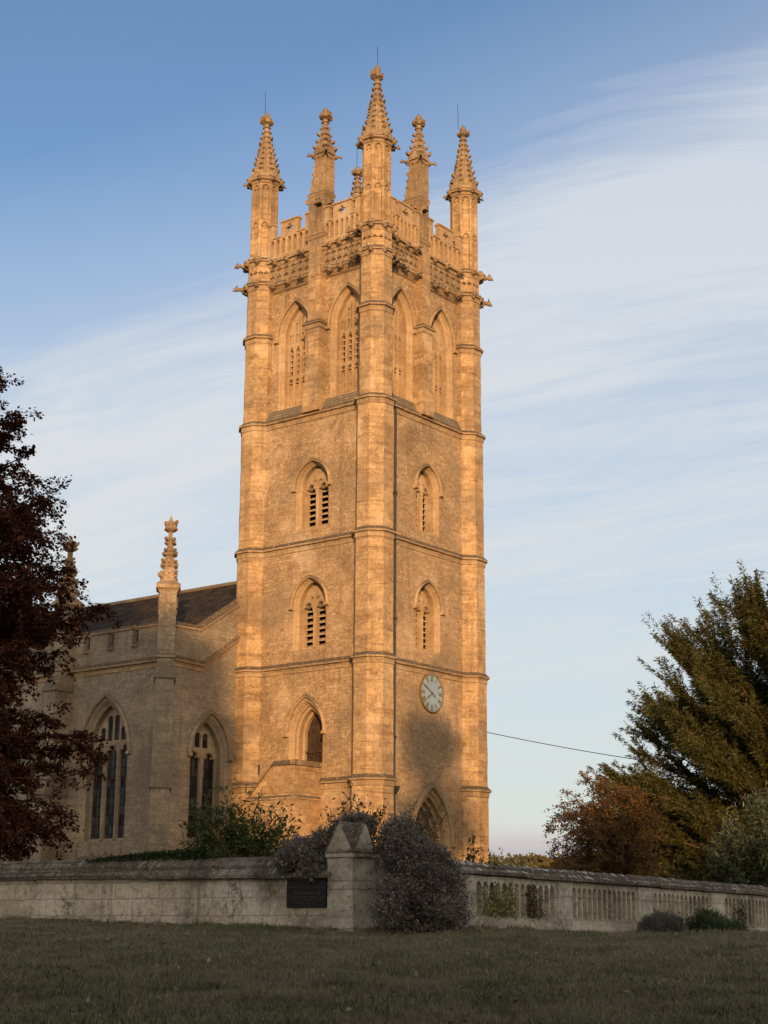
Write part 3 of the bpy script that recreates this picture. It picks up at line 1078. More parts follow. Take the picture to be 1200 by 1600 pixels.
def crocket(mb, base, outdir, s, tang):
    """One leafy knob on a spire edge, each worn a little differently."""
    s = s * random.uniform(0.72, 1.18)
    outdir = Vector(outdir) + Vector((random.uniform(-0.2, 0.2), random.uniform(-0.2, 0.2), random.uniform(-0.25, 0.2)))
    b = Vector(base)
    o = Vector(outdir).normalized()
    t = Vector(tang).normalized()
    zz = Vector((0, 0, 1))
    p = [b - t * s * 0.42 - zz * s * 0.25, b + t * s * 0.42 - zz * s * 0.25, b + o * s * 0.75 + t * s * 0.5 + zz * s * 0.15, b + o * s * 0.75 - t * s * 0.5 + zz * s * 0.15,
         b - t * s * 0.35 + zz * s * 0.55, b + t * s * 0.35 + zz * s * 0.55, b + o * s * 0.95 + t * s * 0.32 + zz * s * 0.75, b + o * s * 0.95 - t * s * 0.32 + zz * s * 0.75,
         b + o * s * 0.55 + zz * s * 0.95]
    mb.faces([tuple(x) for x in p], [(0, 1, 2, 3), (3, 2, 6, 7), (0, 3, 7, 4), (1, 5, 6, 2), (4, 7, 8), (7, 6, 8), (6, 5, 8), (5, 4, 8)])


def finial(mb, c, z, h, s):
    """Tall bud on a collar with four leafy arms crossing below it."""
    rs = [octo(c, r_, z + q * h) for q, r_ in ((0, 0.115), (0.08, 0.12), (0.12, 0.19), (0.17, 0.18), (0.21, 0.11), (0.34, 0.12), (0.44, 0.15), (0.56, 0.13), (0.62, 0.105), (0.70, 0.145), (0.80, 0.15), (0.90, 0.095), (1.0, 0.02))]
    mb.rings(rs, cap1=True)
    for k in range(8):
        a = k * math.pi / 4
        o = Vector((math.cos(a), math.sin(a), 0))
        t = Vector((-math.sin(a), math.cos(a), 0))
        big = k % 2 == 0
        crocket(mb, Vector((c[0], c[1], z + h * (0.38 if big else 0.36))) + o * 0.10, o, s * (0.36 if big else 0.26) * random.uniform(0.85, 1.1), t)
        if big:
            crocket(mb, Vector((c[0], c[1], z + h * 0.70)) + o * 0.09, o, s * 0.12, t)


def corner_turret(which):
    c = TC[which]
    far = which == 'far'
    zl, zu = ZL + 0.12, ZU + 0.17
    stages = [(Z0 - 1, S1, 0.86), (S1, S2, 0.83), (S2, S3, 0.80), (S3, S4, 0.77), (S4, 28.2, 0.71), (28.2, zl, 0.685)]
    mb = MB()
    for a, b, r_ in stages:
        n = max(2, int((b - a) / 0.45))
        rr = []
        for q in range(n + 1):
            j = 0 if q in (0, n) else 1
            rr.append([(x + j * random.uniform(-0.011, 0.011), y + j * random.uniform(-0.011, 0.011), z) for x, y, z in octo(c, r_, a + (b - a) * q / n)])
        mb.rings(rr)
    # frieze band with quatrefoil panels
    ab = 0.67
    for fr in facet_frames(c, ab):
        s = ab * math.tan(math.pi / 8)
        qs = [quatrefoil(-s * 0.48, (zl + zu) / 2 + 0.02, s * 0.42), quatrefoil(s * 0.48, (zl + zu) / 2 + 0.02, s * 0.42)]
        mb.plate(fr, [(-s, zl), (s, zl), (s, zu), (-s, zu)], qs, 0)
        for q in qs:
            mb.loft(fr, q, 0, q, -0.13)
        mb.plate(fr, [(-s + .02, zl + .1), (s - .02, zl + .1), (s - .02, zu - .1), (-s + .02, zu - .1)], [], -0.13)
    # panelled shaft: two tiers of blind lancets on every facet
    ash = 0.625
    for fr in facet_frames(c, ash):
        s = ash * math.tan(math.pi / 8)
        w = 2 * s - 0.17
        hs = [arch(0, w, zu + 0.25, 33.86, 0.24, 0, 5), arch(0, w, 34.22, 35.80, 0.24, 0, 5)]
        mb.plate(fr, [(-s, zu), (s, zu), (s, 36.2), (-s, 36.2)], hs, 0)
        for h_ in hs:
            mb.loft(fr, h_, 0, [(u * 0.86, v) for u, v in h_], -0.075)
            mb.plate(fr, [(u * 0.86, v) for u, v in h_], [], -0.075)
            zt = h_[5][1]
            for sg in (-1, 1):        # cusps in the head
                mb.fbox(fr, sg * w * 0.27 - 0.035, sg * w * 0.27 + 0.035, zt - 0.22, zt - 0.10, -0.07, -0.012, 0.012, 0.02)
    tur = mb.build('corner_turret', M['ashlar'], church)
    mb = MB()
    for (a, b, r_), (_, _, r2) in zip(stages[:-1], stages[1:]):
        oct_band(mb, c, r_, b, r2 - 0.005)
        mb.build('string_band', M['string'], tur)
        mb = MB()
    oct_band(mb, c, stages[-1][2], zl, ab - 0.005)
    mb.build('string_band', M['string'], tur)
    mb = MB()
    oct_band(mb, c, ab, zu, ash - 0.005)
    mb.build('string_band', M['string'], tur)
    mb = MB()
    mb.rings([octo(c, ash + p, 36.2 + q) for p, q in ((0, -0.12), (0.05, -0.08), (0.06, 0.02), (0.17, 0.06), (0.17, 0.14), (0.06, 0.24), (0.05, 0.36))])
    mb.build('string_band', M['string'], tur)
    # crocketed spire
    mb = MB()
    prof = [(36.44, 0.66), (36.66, 0.66), (36.70, 0.60), (37.2, 0.475), (37.9, 0.335), (38.6, 0.215), (39.2, 0.125)]
    mb.rings([octo(c, r_, z) for z, r_ in prof], cap1=True)
    for k in range(8):
        an = math.pi / 8 + k * math.pi / 4
        o = Vector((math.cos(an), math.sin(an), 0))
        t = Vector((-math.sin(an), math.cos(an), 0))
        for q in range(8):
            z = 36.86 + q * 0.30
            r_ = np.interp(z, [p[0] for p in prof], [p[1] for p in prof]) / math.cos(math.pi / 8)
            crocket(mb, Vector((c[0], c[1], z)) + o * (r_ - 0.02), o, 0.155 - 0.005 * q, t)
        fr = facet_frames(c, 0.655)[k]
        mb.fbox(fr, -0.14, 0.14, 36.62, 36.98, -0.2, 0.01, 0.02, 0.0)      # battlement fringe
    sp = mb.build('spire', M['pinnacle'], tur)
    mb = MB()
    finial(mb, c, 39.15, {'near': 1.15, 'far': 0.8}.get(which, 0.95), 0.78)
    mb.build('finial', M['pinnacle'], tur)
    mb = MB()
    off = {'near': (0.0, 0.0), 'left': (-0.05, 0.1), 'right': (-0.15, 0.2), 'far': (-0.03, 0.03)}[which]
    p = (c[0] + off[0], c[1] + off[1])
    mb.tube([(p[0], p[1], 39.9), (p[0] + 0.02, p[1], 40.5), (p[0] + 0.01, p[1] + 0.02, 41.25)], 0.014, 5)
    mb.build('lightning_rod', M['iron'], tur)
    # heads at the angles, beasts at the outer corners
    for z, rad, size in ((zl + 0.02, ab, 0.95), (zu + 0.02, ab, 1.0), (36.32, ash + 0.05, 0.85)):
        for k in range(8):
            an = math.pi / 8 + k * math.pi / 4
            o = (math.cos(an), math.sin(an))
            Rv = rad / math.cos(math.pi / 8)
            vis = o[0] < 0.5 or o[1] < 0.5
            if not vis or (far and z < 36):
                continue
            if which in ('near',) and z < 36 and (o[0] > 0.5 or o[1] > 0.5):
                continue
            carving(HEADS, 'carved_head', (c[0] + o[0] * (Rv - 0.02), c[1] + o[1] * (Rv - 0.02), z), o, size, tur)
    beasts = {'near': [(-0.62, 0.78), (0.78, -0.62)], 'left': [(-0.70, 0.72), (-0.72, 0.70)], 'right': [(0.72, -0.7), (0.7, -0.72)], 'far': []}[which]
    for i, o in enumerate(beasts):
        z = zl - 0.02 if i else zu + 0.02
        carving(BEASTS, 'gargoyle', (c[0] + o[0] * ab, c[1] + o[1] * ab, z), o, 0.85, tur)
    if which == 'near':
        for o in ((-0.62, 0.78), (0.78, -0.62)):
            carving(BEASTS, 'gargoyle', (c[0] + o[0] * ab, c[1] + o[1] * ab, zl), o, 0.75, tur)
    for o in ((0.72, -0.7), (-0.7, 0.72)):
        if not far:
            carving(BEASTS, 'gargoyle', (c[0] + o[0] * ash, c[1] + o[1] * ash, 36.2), o, 0.5, tur)


for k in TC:
    corner_turret(k)

# ---- frieze, parapet and heads along each side
for si, fr in enumerate((FL, FR, FB, FK)):
    mid = (3.08, 3.90) if si == 0 else (3.06, 3.80)
    bays = [(0.95, mid[0]), (mid[1], W - 0.95)]
    d = -0.02
    for (u0, u1) in bays:
        if si < 2:
            mb = MB()
            n = 6
            pit = (u1 - u0) / n
            qs = []
            for r_ in range(2):
                for q in range(n):
                    qs.append(quatrefoil(u0 + (q + 0.5) * pit, ZL + 0.42 + r_ * 0.36, 0.155, 16))
            mb.plate(fr, [(u0 - .1, ZL), (u1 + .1, ZL), (u1 + .1, ZU), (u0 - .1, ZU)], qs, d)
            for q in qs:
                mb.loft(fr, q, d, q, d - 0.11)
            mb.plate(fr, [(u0 - .1, ZL + .1), (u1 + .1, ZL + .1), (u1 + .1, ZU - .1), (u0 - .1, ZU - .1)], [], d - 0.11)
            frz = mb.build('frieze', M['pinnacle'], church)
            mb = MB()
            prof = [(BEL + 0.0, -0.30), (BEL + 0.08, -0.25), (-0.03, -0.06), (0.07, 0.0), (0.08, 0.07), (-0.02, 0.2)]
            string_run(mb, fr, u0 - .1, u1 + .1, ZL, 0, prof)
            mb.build('cornice', M['string'], frz)
            mb = MB()
            prof = [(-0.02, -0.20), (0.03, -0.16), (0.05, -0.02), (0.16, 0.0), (0.17, 0.07), (-0.05, 0.22)]
            string_run(mb, fr, u0 - .1, u1 + .1, ZU, 0, prof)
            mb.build('cornice', M['string'], frz)
            for z, ex in ((ZL, 0.0), (ZU, 0.05)):
                for q in range(3):
                    u = u0 + (q + 0.5) * (u1 - u0) / 3 + random.uniform(-0.08, 0.08)
                    loc = fr.p(u, z + 0.0, ex)
                    carving(HEADS if (q + si) % 3 else BEASTS, 'carved_head' if (q + si) % 3 else 'gargoyle', loc, fr.N, 0.85 if (q + si) % 3 else 0.55, frz)
        # pierced parapet with battlements
        mb = MB()
        L = u1 - u0
        n = 7
        pit = (L - 0.10) / n
        op = [arch(u0 + 0.05 + (q + 0.5) * pit, pit * 0.56, 32.20, 32.86, 0.14, 0, 4) for q in range(n)]
        zr, zm = 33.10, 33.82
        c0 = (u0 + u1) / 2
        mw = 0.52
        hw = 0.30
        outl = [(u0, 31.95), (u1, 31.95), (u1, zm), (u1 - hw, zm), (u1 - hw, zr), (c0 + mw, zr), (c0 + mw, zm), (c0 - mw, zm), (c0 - mw, zr), (u0 + hw, zr), (u0 + hw, zm), (u0, zm)]
        qf = quatrefoil(c0, 33.42, 0.24, 16)
        d1, d0 = 0.06, -0.16
        mb.slab(fr, outl, op + [qf], d0, d1)
        # copings
        for a, b, z in ((u0 + hw, c0 - mw, zr), (c0 + mw, u1 - hw, zr), (c0 - mw - .03, c0 + mw + .03, zm), (u0, u0 + hw + .03, zm), (u1 - hw - .03, u1, zm)):
            rs = [[fr.p(u, z + q, dd_) for q, dd_ in ((-0.05, d1 + 0.05), (0.02, d1 + 0.06), (0.10, (d0 + d1) / 2), (0.02, d0 - 0.06), (-0.05, d0 - 0.05))] for u in (a, b)]
            mb.rings(rs, closed=True, cap0=True, cap1=True)
        for q in range(n):
            u = u0 + 0.05 + q * pit
            mb.fbox(fr, u - 0.03, u + 0.03, 32.05, 33.0, d1 - 0.002, d1 + 0.035, 0.015, 0)
        mb.build('parapet', M['trim'], church)

mb = MB()
mb.poly([(0.2, 0.2, 31.9), (W - 0.2, 0.2, 31.9), (W - 0.2, W - 0.2, 31.9), (0.2, W - 0.2, 31.9)])
mb.build('tower_roof', M['lead'], church)


# ---- the square pinnacle at the middle of each side
def mid_pinnacle(x, y):
    """x, y: outer near corner of its shaft."""
    mb = MB()
    FX = Frame((x, y, 0), (0, 1, 0), (-1, 0, 0))
    FY = Frame((x, y, 0), (1, 0, 0), (0, -1, 0))
    wl, dl = 0.98, 0.68          # lower block, drawn out along +Y
    zb, zo, zt = 31.75, 34.62, 36.75
    niche = arch(0.36, 0.38, 32.75, 34.10, 0.22, 0, 5)
    mb.plate(FX, [(0, zb), (wl, zb), (wl, zo), (0, zo)], [niche], 0)
    mb.loft(FX, niche, 0, niche, -0.16)
    mb.plate(FX, niche, [], -0.16)
    mb.fbox(FX, 0.14, 0.58, 34.05, 34.30, -0.05, 0.14, 0.06, 0.03)      # canopy of the niche
    niche2 = arch(0.36, 0.34, 32.75, 34.05, 0.22, 0, 5)
    mb.plate(FY, [(0, zb), (dl, zb), (dl, zo), (0, zo)], [niche2], 0)
    mb.loft(FY, niche2, 0, niche2, -0.16)
    mb.plate(FY, niche2, [], -0.16)
    mb.fbox(FY, 0.16, 0.56, 34.05, 34.30, -0.05, 0.14, 0.06, 0.03)
    mb.poly([(x + dl, y, zb), (x + dl, y + wl, zb), (x + dl, y + wl, zo), (x + dl, y, zo)])
    mb.poly([(x, y + wl, zb), (x + dl, y + wl, zb), (x + dl, y + wl, zo), (x, y + wl, zo)])
    s = 0.66
    c = (x + s / 2, y + s / 2)
    for fr2, w_ in ((FX, s), (FY, s), (Frame((x + s, y, 0), (0, 1, 0), (1, 0, 0)), s), (Frame((x, y + s, 0), (1, 0, 0), (0, 1, 0)), s)):
        hs = [arch(w_ * 0.30, 0.20, zo + 0.35, zt - 0.40, 0.14, 0, 4), arch(w_ * 0.70, 0.20, zo + 0.35, zt - 0.40, 0.14, 0, 4)]
        mb.plate(fr2, [(0, zo), (w_, zo), (w_, zt), (0, zt)], hs, 0)
        for h_ in hs:
            mb.loft(fr2, h_, 0, h_, -0.06)
            mb.plate(fr2, h_, [], -0.06)
        # gablet over the face
        g = [fr2.p(-0.04, zt - 0.12, 0.06), fr2.p(w_ + 0.04, zt - 0.12, 0.06), fr2.p(w_ / 2, zt + 0.42, 0.06)]
        gi = [fr2.p(0.0, zt - 0.0, -0.2), fr2.p(w_, zt - 0.0, -0.2), fr2.p(w_ / 2, zt + 0.42, -0.2)]
        mb.faces(g + gi, [(0, 1, 2), (0, 2, 5, 3), (1, 4, 5, 2), (0, 3, 4, 1)])
        for q in (0.25, 0.6):
            for sg in (-1, 1):
                u = w_ / 2 + sg * (w_ / 2) * (1 - q)
                crocket(mb, fr2.p(u, zt - 0.12 + 0.54 * q, 0.03), fr2.U * sg, 0.10, fr2.N)
    # raking, crocketed fin on the +Y side
    fin = [(wl, zo - 0.12), (s, 36.2), (s, zo)]
    for dx0, dx1 in ((0.03, 0.42),):
        A = [(x + dx0, y + u, v) for u, v in fin]
        B = [(x + dx1, y + u, v) for u, v in fin]
        mb.faces(A + B, [(0, 1, 2), (3, 4, 5), (0, 3, 4, 1), (1, 4, 5, 2), (0, 2, 5, 3)])
    for q in range(5):
        t_ = (q + 0.3) / 5
        crocket(mb, (x + 0.14, y + wl + (s - wl) * t_, zo - 0.12 + (36.2 - zo + 0.12) * t_), (0, 1, 0.2), 0.19, (1, 0, 0))
    crocket(mb, (x + 0.14, y + wl + 0.02, zo - 0.30), (0, 1, 0), 0.30, (1, 0, 0))
    pin = mb.build('parapet_pinnacle', M['pinnacle'], church)
    mb = MB()
    zz = [(0.10, -0.16), (0.13, -0.02), (0.0, 0.14)]
    mb.rings([[(x - a, y - a, zo + b), (x + dl + a, y - a, zo + b), (x + dl + a, y + wl + a, zo + b), (x - a, y + wl + a, zo + b)] for a, b in ((0.0, -0.14), (0.03, -0.10), (0.06, 0.0), (-0.02, 0.14))])
    mb.build('offset_moulding', M['string'], pin)
    mb = MB()
    mb.rings([[(x - a, y - a, 32.5 + b), (x + dl + a, y - a, 32.5 + b), (x + dl + a, y + wl + a, 32.5 + b), (x - a, y + wl + a, 32.5 + b)] for a, b in ((0.0, -0.14), (0.05, -0.10), (0.08, 0.0), (0.0, 0.14))])
    mb.build('offset_moulding', M['string'], pin)
    mb = MB()
    prof = [(zt - 0.02, 0.33), (zt + 0.25, 0.30), (37.4, 0.205), (38.25, 0.085)]
    mb.rings([square(c, r_, z) for z, r_ in prof], cap1=True)
    for k in range(8):
        an = k * math.pi / 4
        o = Vector((math.cos(an), math.sin(an), 0))
        t = Vector((-math.sin(an), math.cos(an), 0))
        diag = k % 2 == 1
        for q in range(4 if diag else 3):
            z = zt + 0.20 + q * 0.34 + (0 if diag else 0.35)
            r_ = np.interp(z, [p[0] for p in prof], [p[1] for p in prof]) * (math.sqrt(2) if diag else 1.0)
            crocket(mb, Vector((c[0], c[1], z)) + o * (r_ - 0.02), o, (0.20 - 0.022 * q) if diag else 0.10, t)
    mb.build('spire', M['pinnacle'], pin)
    mb = MB()
    finial(mb, c, 38.2, 0.90, 0.82)
    mb.build('finial', M['pinnacle'], pin)
    for o, q in (((-1, 0), (x, y + 0.36)), ((0, -1), (x + 0.36, y))):
        carving(HEADS, 'carved_head', (q[0], q[1], 34.25), o, 0.7, pin)
    for o in ((-0.7, -0.7), (0.7, -0.7), (-0.7, 0.7)):
        carving(BEASTS, 'gargoyle', (c[0] + o[0] * 0.45, c[1] + o[1] * 0.45, zt - 0.15), o, 0.5, pin)


mid_pinnacle(-0.08, 3.02)
mid_pinnacle(3.07, -0.08)
for xx, yy in ((6.6, 3.1), (3.1, 6.55)):
    pass

# ---- clock
mb = MB()
CX, CZ, CR = 3.93, 11.66, 0.79
ring = [(CX + CR * math.cos(2 * math.pi * k / 56), CZ + CR * math.sin(2 * math.pi * k / 56)) for k in range(56)]
ring2 = [(CX + (CR + 0.045) * math.cos(2 * math.pi * k / 56), CZ + (CR + 0.045) * math.sin(2 * math.pi * k / 56)) for k in range(56)]
mb.plate(FR, ring, [], 0.075)
clock = mb.build('clock', M['dial'], church, label='round white clock dial with gilt roman numerals and two hands')
mb = MB()
mb.rings([[FR.p(u, v, 0.0) for u, v in ring2], [FR.p(u, v, 0.10) for u, v in ring2], [FR.p(u, v, 0.10) for u, v in ring], [FR.p(u, v, 0.07) for u, v in ring]])
mb.build('clock_rim', M['gilt_rim'], clock)


def stroke(mb, fr, p, q, wd, d0, d1):
    a, b = Vector((p[0], p[1])), Vector((q[0], q[1]))
    t = (b - a).normalized()
    n = Vector((-t.y, t.x)) * wd / 2
    c = [a - n, b - n, b + n, a + n]
    A = [fr.p(v.x, v.y, d0) for v in c]
    B = [fr.p(v.x, v.y, d1) for v in c]
    mb.faces(A + B, [(4, 5, 6, 7), (0, 1, 5, 4), (1, 2, 6, 5), (2, 3, 7, 6), (3, 0, 4, 7)])


ROM = ['XII', 'I', 'II', 'III', 'IV', 'V', 'VI', 'VII', 'VIII', 'IX', 'X', 'XI']
WID = {'I': 0.050, 'V': 0.105, 'X': 0.105}
for hr, txt in enumerate(ROM):
    mb = MB()
    th = R(90 - 30 * hr)
    rad = Vector((math.cos(th), math.sin(th)))
    tan = Vector((math.sin(th), -math.cos(th)))
    cen = Vector((CX, CZ))
    r0, r1 = 0.52, 0.745
    tot = sum(WID[ch] for ch in txt)
    x = -tot / 2

    def P(xx, rr):
        q = cen + rad * rr + tan * xx * (0.8 + 0.35 * (rr - r0) / (r1 - r0))
        return (q.x, q.y)
    for ch in txt:
        w = WID[ch]
        if ch == 'I':
            stroke(mb, FR, P(x + w / 2, r0), P(x + w / 2, r1), 0.034, 0.075, 0.083)
        elif ch == 'V':
            stroke(mb, FR, P(x + w / 2, r0), P(x + 0.012, r1), 0.036, 0.075, 0.083)
            stroke(mb, FR, P(x + w / 2, r0), P(x + w - 0.012, r1), 0.022, 0.075, 0.083)
        else:
            stroke(mb, FR, P(x + w - 0.012, r0), P(x + 0.012, r1), 0.036, 0.075, 0.083)
            stroke(mb, FR, P(x + 0.012, r0), P(x + w - 0.012, r1), 0.022, 0.075, 0.083)
        x += w
    stroke(mb, FR, P(-tot / 2, r0), P(tot / 2, r0), 0.014, 0.075, 0.083)
    stroke(mb, FR, P(-tot / 2, r1), P(tot / 2, r1), 0.014, 0.075, 0.083)
    mb.build('numeral', M['gilt'], clock)


def hand(name, ang, L, tail, wd):
    th = R(90 - ang)
    t = Vector((math.cos(th), math.sin(th)))
    n = Vector((-t.y, t.x))
    c = Vector((CX, CZ))
    mb = MB()
    pts = [c - t * tail - n * wd * 1.3, c - t * tail * 0.6 - n * wd * 0.5, c - n * wd * 0.6, c + t * L * 0.55 - n * wd * 0.55, c + t * L * 0.70 - n * wd * 1.2, c + t * L,
           c + t * L * 0.70 + n * wd * 1.2, c + t * L * 0.55 + n * wd * 0.55, c + n * wd * 0.6, c - t * tail * 0.6 + n * wd * 0.5, c - t * tail + n * wd * 1.3]
    l = [(p.x, p.y) for p in pts]
    mb.slab(FR, l, [], 0.10, 0.115)
    mb.build(name, M['gilt'], clock)


hand('minute_hand', 300, 0.66, 0.26, 0.035)
hand('hour_hand', 235, 0.44, 0.05, 0.042)

# ---- rainwater pipe beside the near turret
mb = MB()
mb.tube([(1.27, -0.10, Z0), (1.27, -0.10, 23.8), (1.22, 0.12, 24.7), (1.16, 0.12, 31.3)], 0.055, 8)
for z in (4, 9.5, 14.5, 20):
    mb.box((1.19, -0.17, z), (1.35, 0.0, z + 0.08))
pipe = mb.build('rainwater_pipe', M['lead'], church)
mb = MB()
mb.faces([(1.20, -0.18, 7.2), (1.34, -0.18, 7.2), (1.34, 0, 7.2), (1.20, 0, 7.2), (1.12, -0.28, 7.5), (1.46, -0.28, 7.5), (1.46, 0, 7.5), (1.12, 0, 7.5)],
         [(0, 1, 2, 3), (4, 5, 6, 7), (0, 1, 5, 4), (1, 2, 6, 5), (3, 0, 4, 7)])
mb.build('hopper_head', M['lead'], pipe)

# ---- small framed notice and outside stair to the upper doorway
mb = MB()
mb.fbox(FL, 6.24, 6.50, 8.22, 8.64, 0, 0.07)
nb = mb.build('notice_frame', M['oak'], church)
mb = MB()
mb.fbox(FL, 6.28, 6.46, 8.27, 8.59, 0.07, 0.074)
mb.build('notice_sheet', M['notice'], nb)

mb = MB()
sx = -1.62
prof = [(2.82, Z0 - 1), (2.82, 8.32), (4.05, 8.32), (6.9, 5.5), (6.9, Z0 - 1)]
A = [(sx, y, z) for y, z in prof]
B = [(-0.002, y, z) for y, z in prof]
mb.poly(A)
mb.strip(A, B)
stair = mb.build('outside_stair', M['ashlar'], church)
mb = MB()
cp = [(2.74, 8.32), (4.10, 8.32), (6.95, 5.5)]
for i in range(2):
    (ya, za), (yb_, zb_) = cp[i], cp[i + 1]
    a = [(sx - 0.08, ya, za), (sx + 0.12, ya, za + 0.22), (sx + 0.30, ya, za + 0.20), (sx + 0.30, ya, za)]
    b = [(sx - 0.08, yb_, zb_), (sx + 0.12, yb_, zb_ + 0.22), (sx + 0.30, yb_, zb_ + 0.20), (sx + 0.30, yb_, zb_)]
    mb.rings([a, b], cap0=True, cap1=True)
a = [(sx - 0.05, 2.74, 8.32), (sx - 0.05, 2.86, 8.54), (sx - 0.05, 3.04, 8.52), (sx - 0.05, 3.04, 8.32)]
b = [(-0.02, y, z) for _, y, z in a]
mb.rings([a, b], cap0=True)
mb.build('stair_coping', M['string'], stair)
mb = MB()
FS = Frame((sx, 0, 0), (0, 1, 0), (-1, 0, 0))
FS2 = Frame((0, 2.82, 0), (1, 0, 0), (0, -1, 0))
sp_ = [(0.0, -0.14), (0.05, -0.03), (0.10, 0.0), (0.10, 0.05), (0.0, 0.16)]
string_run(mb, FS, 2.72, 5.4, 6.95, 0, sp_)
mb.build('stair_string', M['trim'], stair)
mb = MB()
string_run(mb, FS2, sx - 0.1, 0, 6.95, 0, sp_)
mb.build('stair_string', M['trim'], stair)

# ---- aisle: end wall towards +X, battlemented side wall towards the left
XC, YB, YE = -4.83, 7.3, 34.0
FE = Frame((0, YB, 0), (1, 0, 0), (0, -1, 0))
FS_ = Frame((XC, 0, 0), (0, 1, 0), (-1, 0, 0))


def aisle_window(fr, cx, w, base, spring, apex, nl, name='aisle_window'):
    mb = MB()
    H, A0, dd = window_shell(mb, fr, cx, w, base, spring, apex - spring, 0, 0.60, 0.20, sill=False)
    hood(mb, fr, cx, w, spring + 0.08, apex - spring, 0, 0.24, 0.40, 0.14)
    lo, hi = A0[0][0], A0[-1][0]
    mb.poly([fr.p(lo, base + 0.12, dd), fr.p(hi, base + 0.12, dd), fr.p(hi + 0.1, base - 0.75, 0.14), fr.p(lo - 0.1, base - 0.75, 0.14)])
    mb.poly([fr.p(lo - 0.1, base - 0.75, 0.14), fr.p(hi + 0.1, base - 0.75, 0.14), fr.p(hi + 0.1, base - 0.9, 0.0), fr.p(lo - 0.1, base - 0.9, 0.0)])
    for x in (lo - 0.1, hi + 0.1):
        mb.poly([fr.p(x, base - 0.75, 0.14), fr.p(x, base - 0.9, 0.0), fr.p(x, base + 0.1, -0.002)])
    win = mb.build(name, M['nave_trim'], church)
    tr = MB()
    mul = 0.20
    lw = (w - 0.16 - mul * (nl - 1)) / nl
    lights, ups = [], []
    zt = spring + (0.05 if nl == 3 else -0.25)
    R0 = arc_r(w, apex - spring)
    for k in range(nl):
        c = cx + (k - (nl - 1) / 2) * (lw + mul)
        lights.append(cusped(c, lw, base + 0.14, zt, lw * 0.62))
    n_up = nl * 2
    for k in range(n_up):
        c = cx + (k - (n_up - 1) / 2) * (lw + mul) / 2
        ww = (lw + mul) / 2 - 0.11
        edge = abs(c - cx) + ww / 2 + 0.06
        top = spring + math.sqrt(max(0.0, R0 * R0 - (edge + R0 - w / 2) ** 2)) - 0.10
        zb = zt + lw * 0.62 + (0.22 if abs(c - cx) > 0.2 or nl == 3 else 0.30)
        if top - zb > 0.22:
            ups.append(arch(c, ww, zb, top - 0.14, 0.14, 0, 4))
    tr.slab(fr, A0, lights + ups, dd, dd + 0.12)
    for h_ in lights:
        c_ = sum(p[0] for p in h_) / len(h_)
        b_ = [(c_ + (u - c_) * 1.22, v + 0.06) for u, v in h_[1:-1]]
        tr.rings([[fr.p(u, v, dd + 0.12) for u, v in b_], [fr.p(u, v, dd + 0.18) for u, v in h_[1:-1]], [fr.p(u, v, dd + 0.12) for u, v in h_[1:-1]]], closed=False)
    for k in range(nl - 1):
        u = cx + (k - (nl - 2) / 2) * (lw + mul)
        tr.fbox(fr, u - 0.09, u + 0.09, base + 0.1, zt + 0.3, dd + 0.118, dd + 0.22, 0.05, 0)
        if nl == 3:      # foot of the mullion running down the sill
            tr.faces([fr.p(u - 0.07, base + 0.15, dd + 0.1), fr.p(u + 0.07, base + 0.15, dd + 0.1), fr.p(u + 0.07, base - 0.62, 0.20), fr.p(u - 0.07, base - 0.62, 0.20), fr.p(u + 0.07, base - 0.85, 0.05), fr.p(u - 0.07, base - 0.85, 0.05), fr.p(u + .07, base, dd), fr.p(u - .07, base, dd)],
                     [(0, 1, 2, 3), (3, 2, 4, 5), (0, 3, 5, 7), (1, 6, 4, 2)])
    tr.build('tracery', M['nave_trim'], win)
    gl = MB()
    gl.plate(fr, arch(cx, w, base, spring, apex - spring, -0.01), [], dd + 0.04)
    gl.build('leaded_glass', M['glass'], win)
    return H


H2 = aisle_window(FE, -2.05, 1.84, 5.35, 8.85, 10.36, 2)
H3 = aisle_window(FS_, 10.80, 2.50, 5.30, 8.90, 11.06, 3)
H3b = aisle_window(FS_, 18.6, 2.50, 5.30, 8.90, 11.06, 3)
H3c = aisle_window(FS_, 26.2, 2.50, 5.30, 8.90, 11.06, 3)

ST = 12.63
mb = MB()
mb.plate(FE, [(XC, Z0 - 1), (0.2, Z0 - 1), (0.2, 15.95), (-0.05, 15.95), (-2.82, 14.22), (XC, 14.16)], [H2], 0)
mb.build('aisle_end_wall', M['nave'], church)
mb = MB()
pit, gap = 1.52, 0.40
outl = [(YB, Z0 - 1), (YE, Z0 - 1)]
mer = []
y = YB
first = 9.0
edges = [(YB, first)]
yy = first + gap
while yy < YE - 2:
    edges.append((yy, yy + pit - gap))
    yy += pit
edges.append((yy, YE))
top = []
for i, (a, b) in enumerate(edges):
    top += [(a, 14.22), (b, 14.22)]
    if i < len(edges) - 1:
        top += [(b, 13.48), (edges[i + 1][0], 13.48)]
mb.plate(FS_, outl + top[::-1], [H3, H3b, H3c], 0)
for i, (a, b) in enumerate(edges):      # thickness of the battlements
    mb.fbox(FS_, a, b, 13.3, 14.218, -0.26, -0.002)
mb.fbox(FS_, YB, YE, 12.4, 13.47, -0.26, -0.003)
mb.build('aisle_side_wall', M['nave'], church)

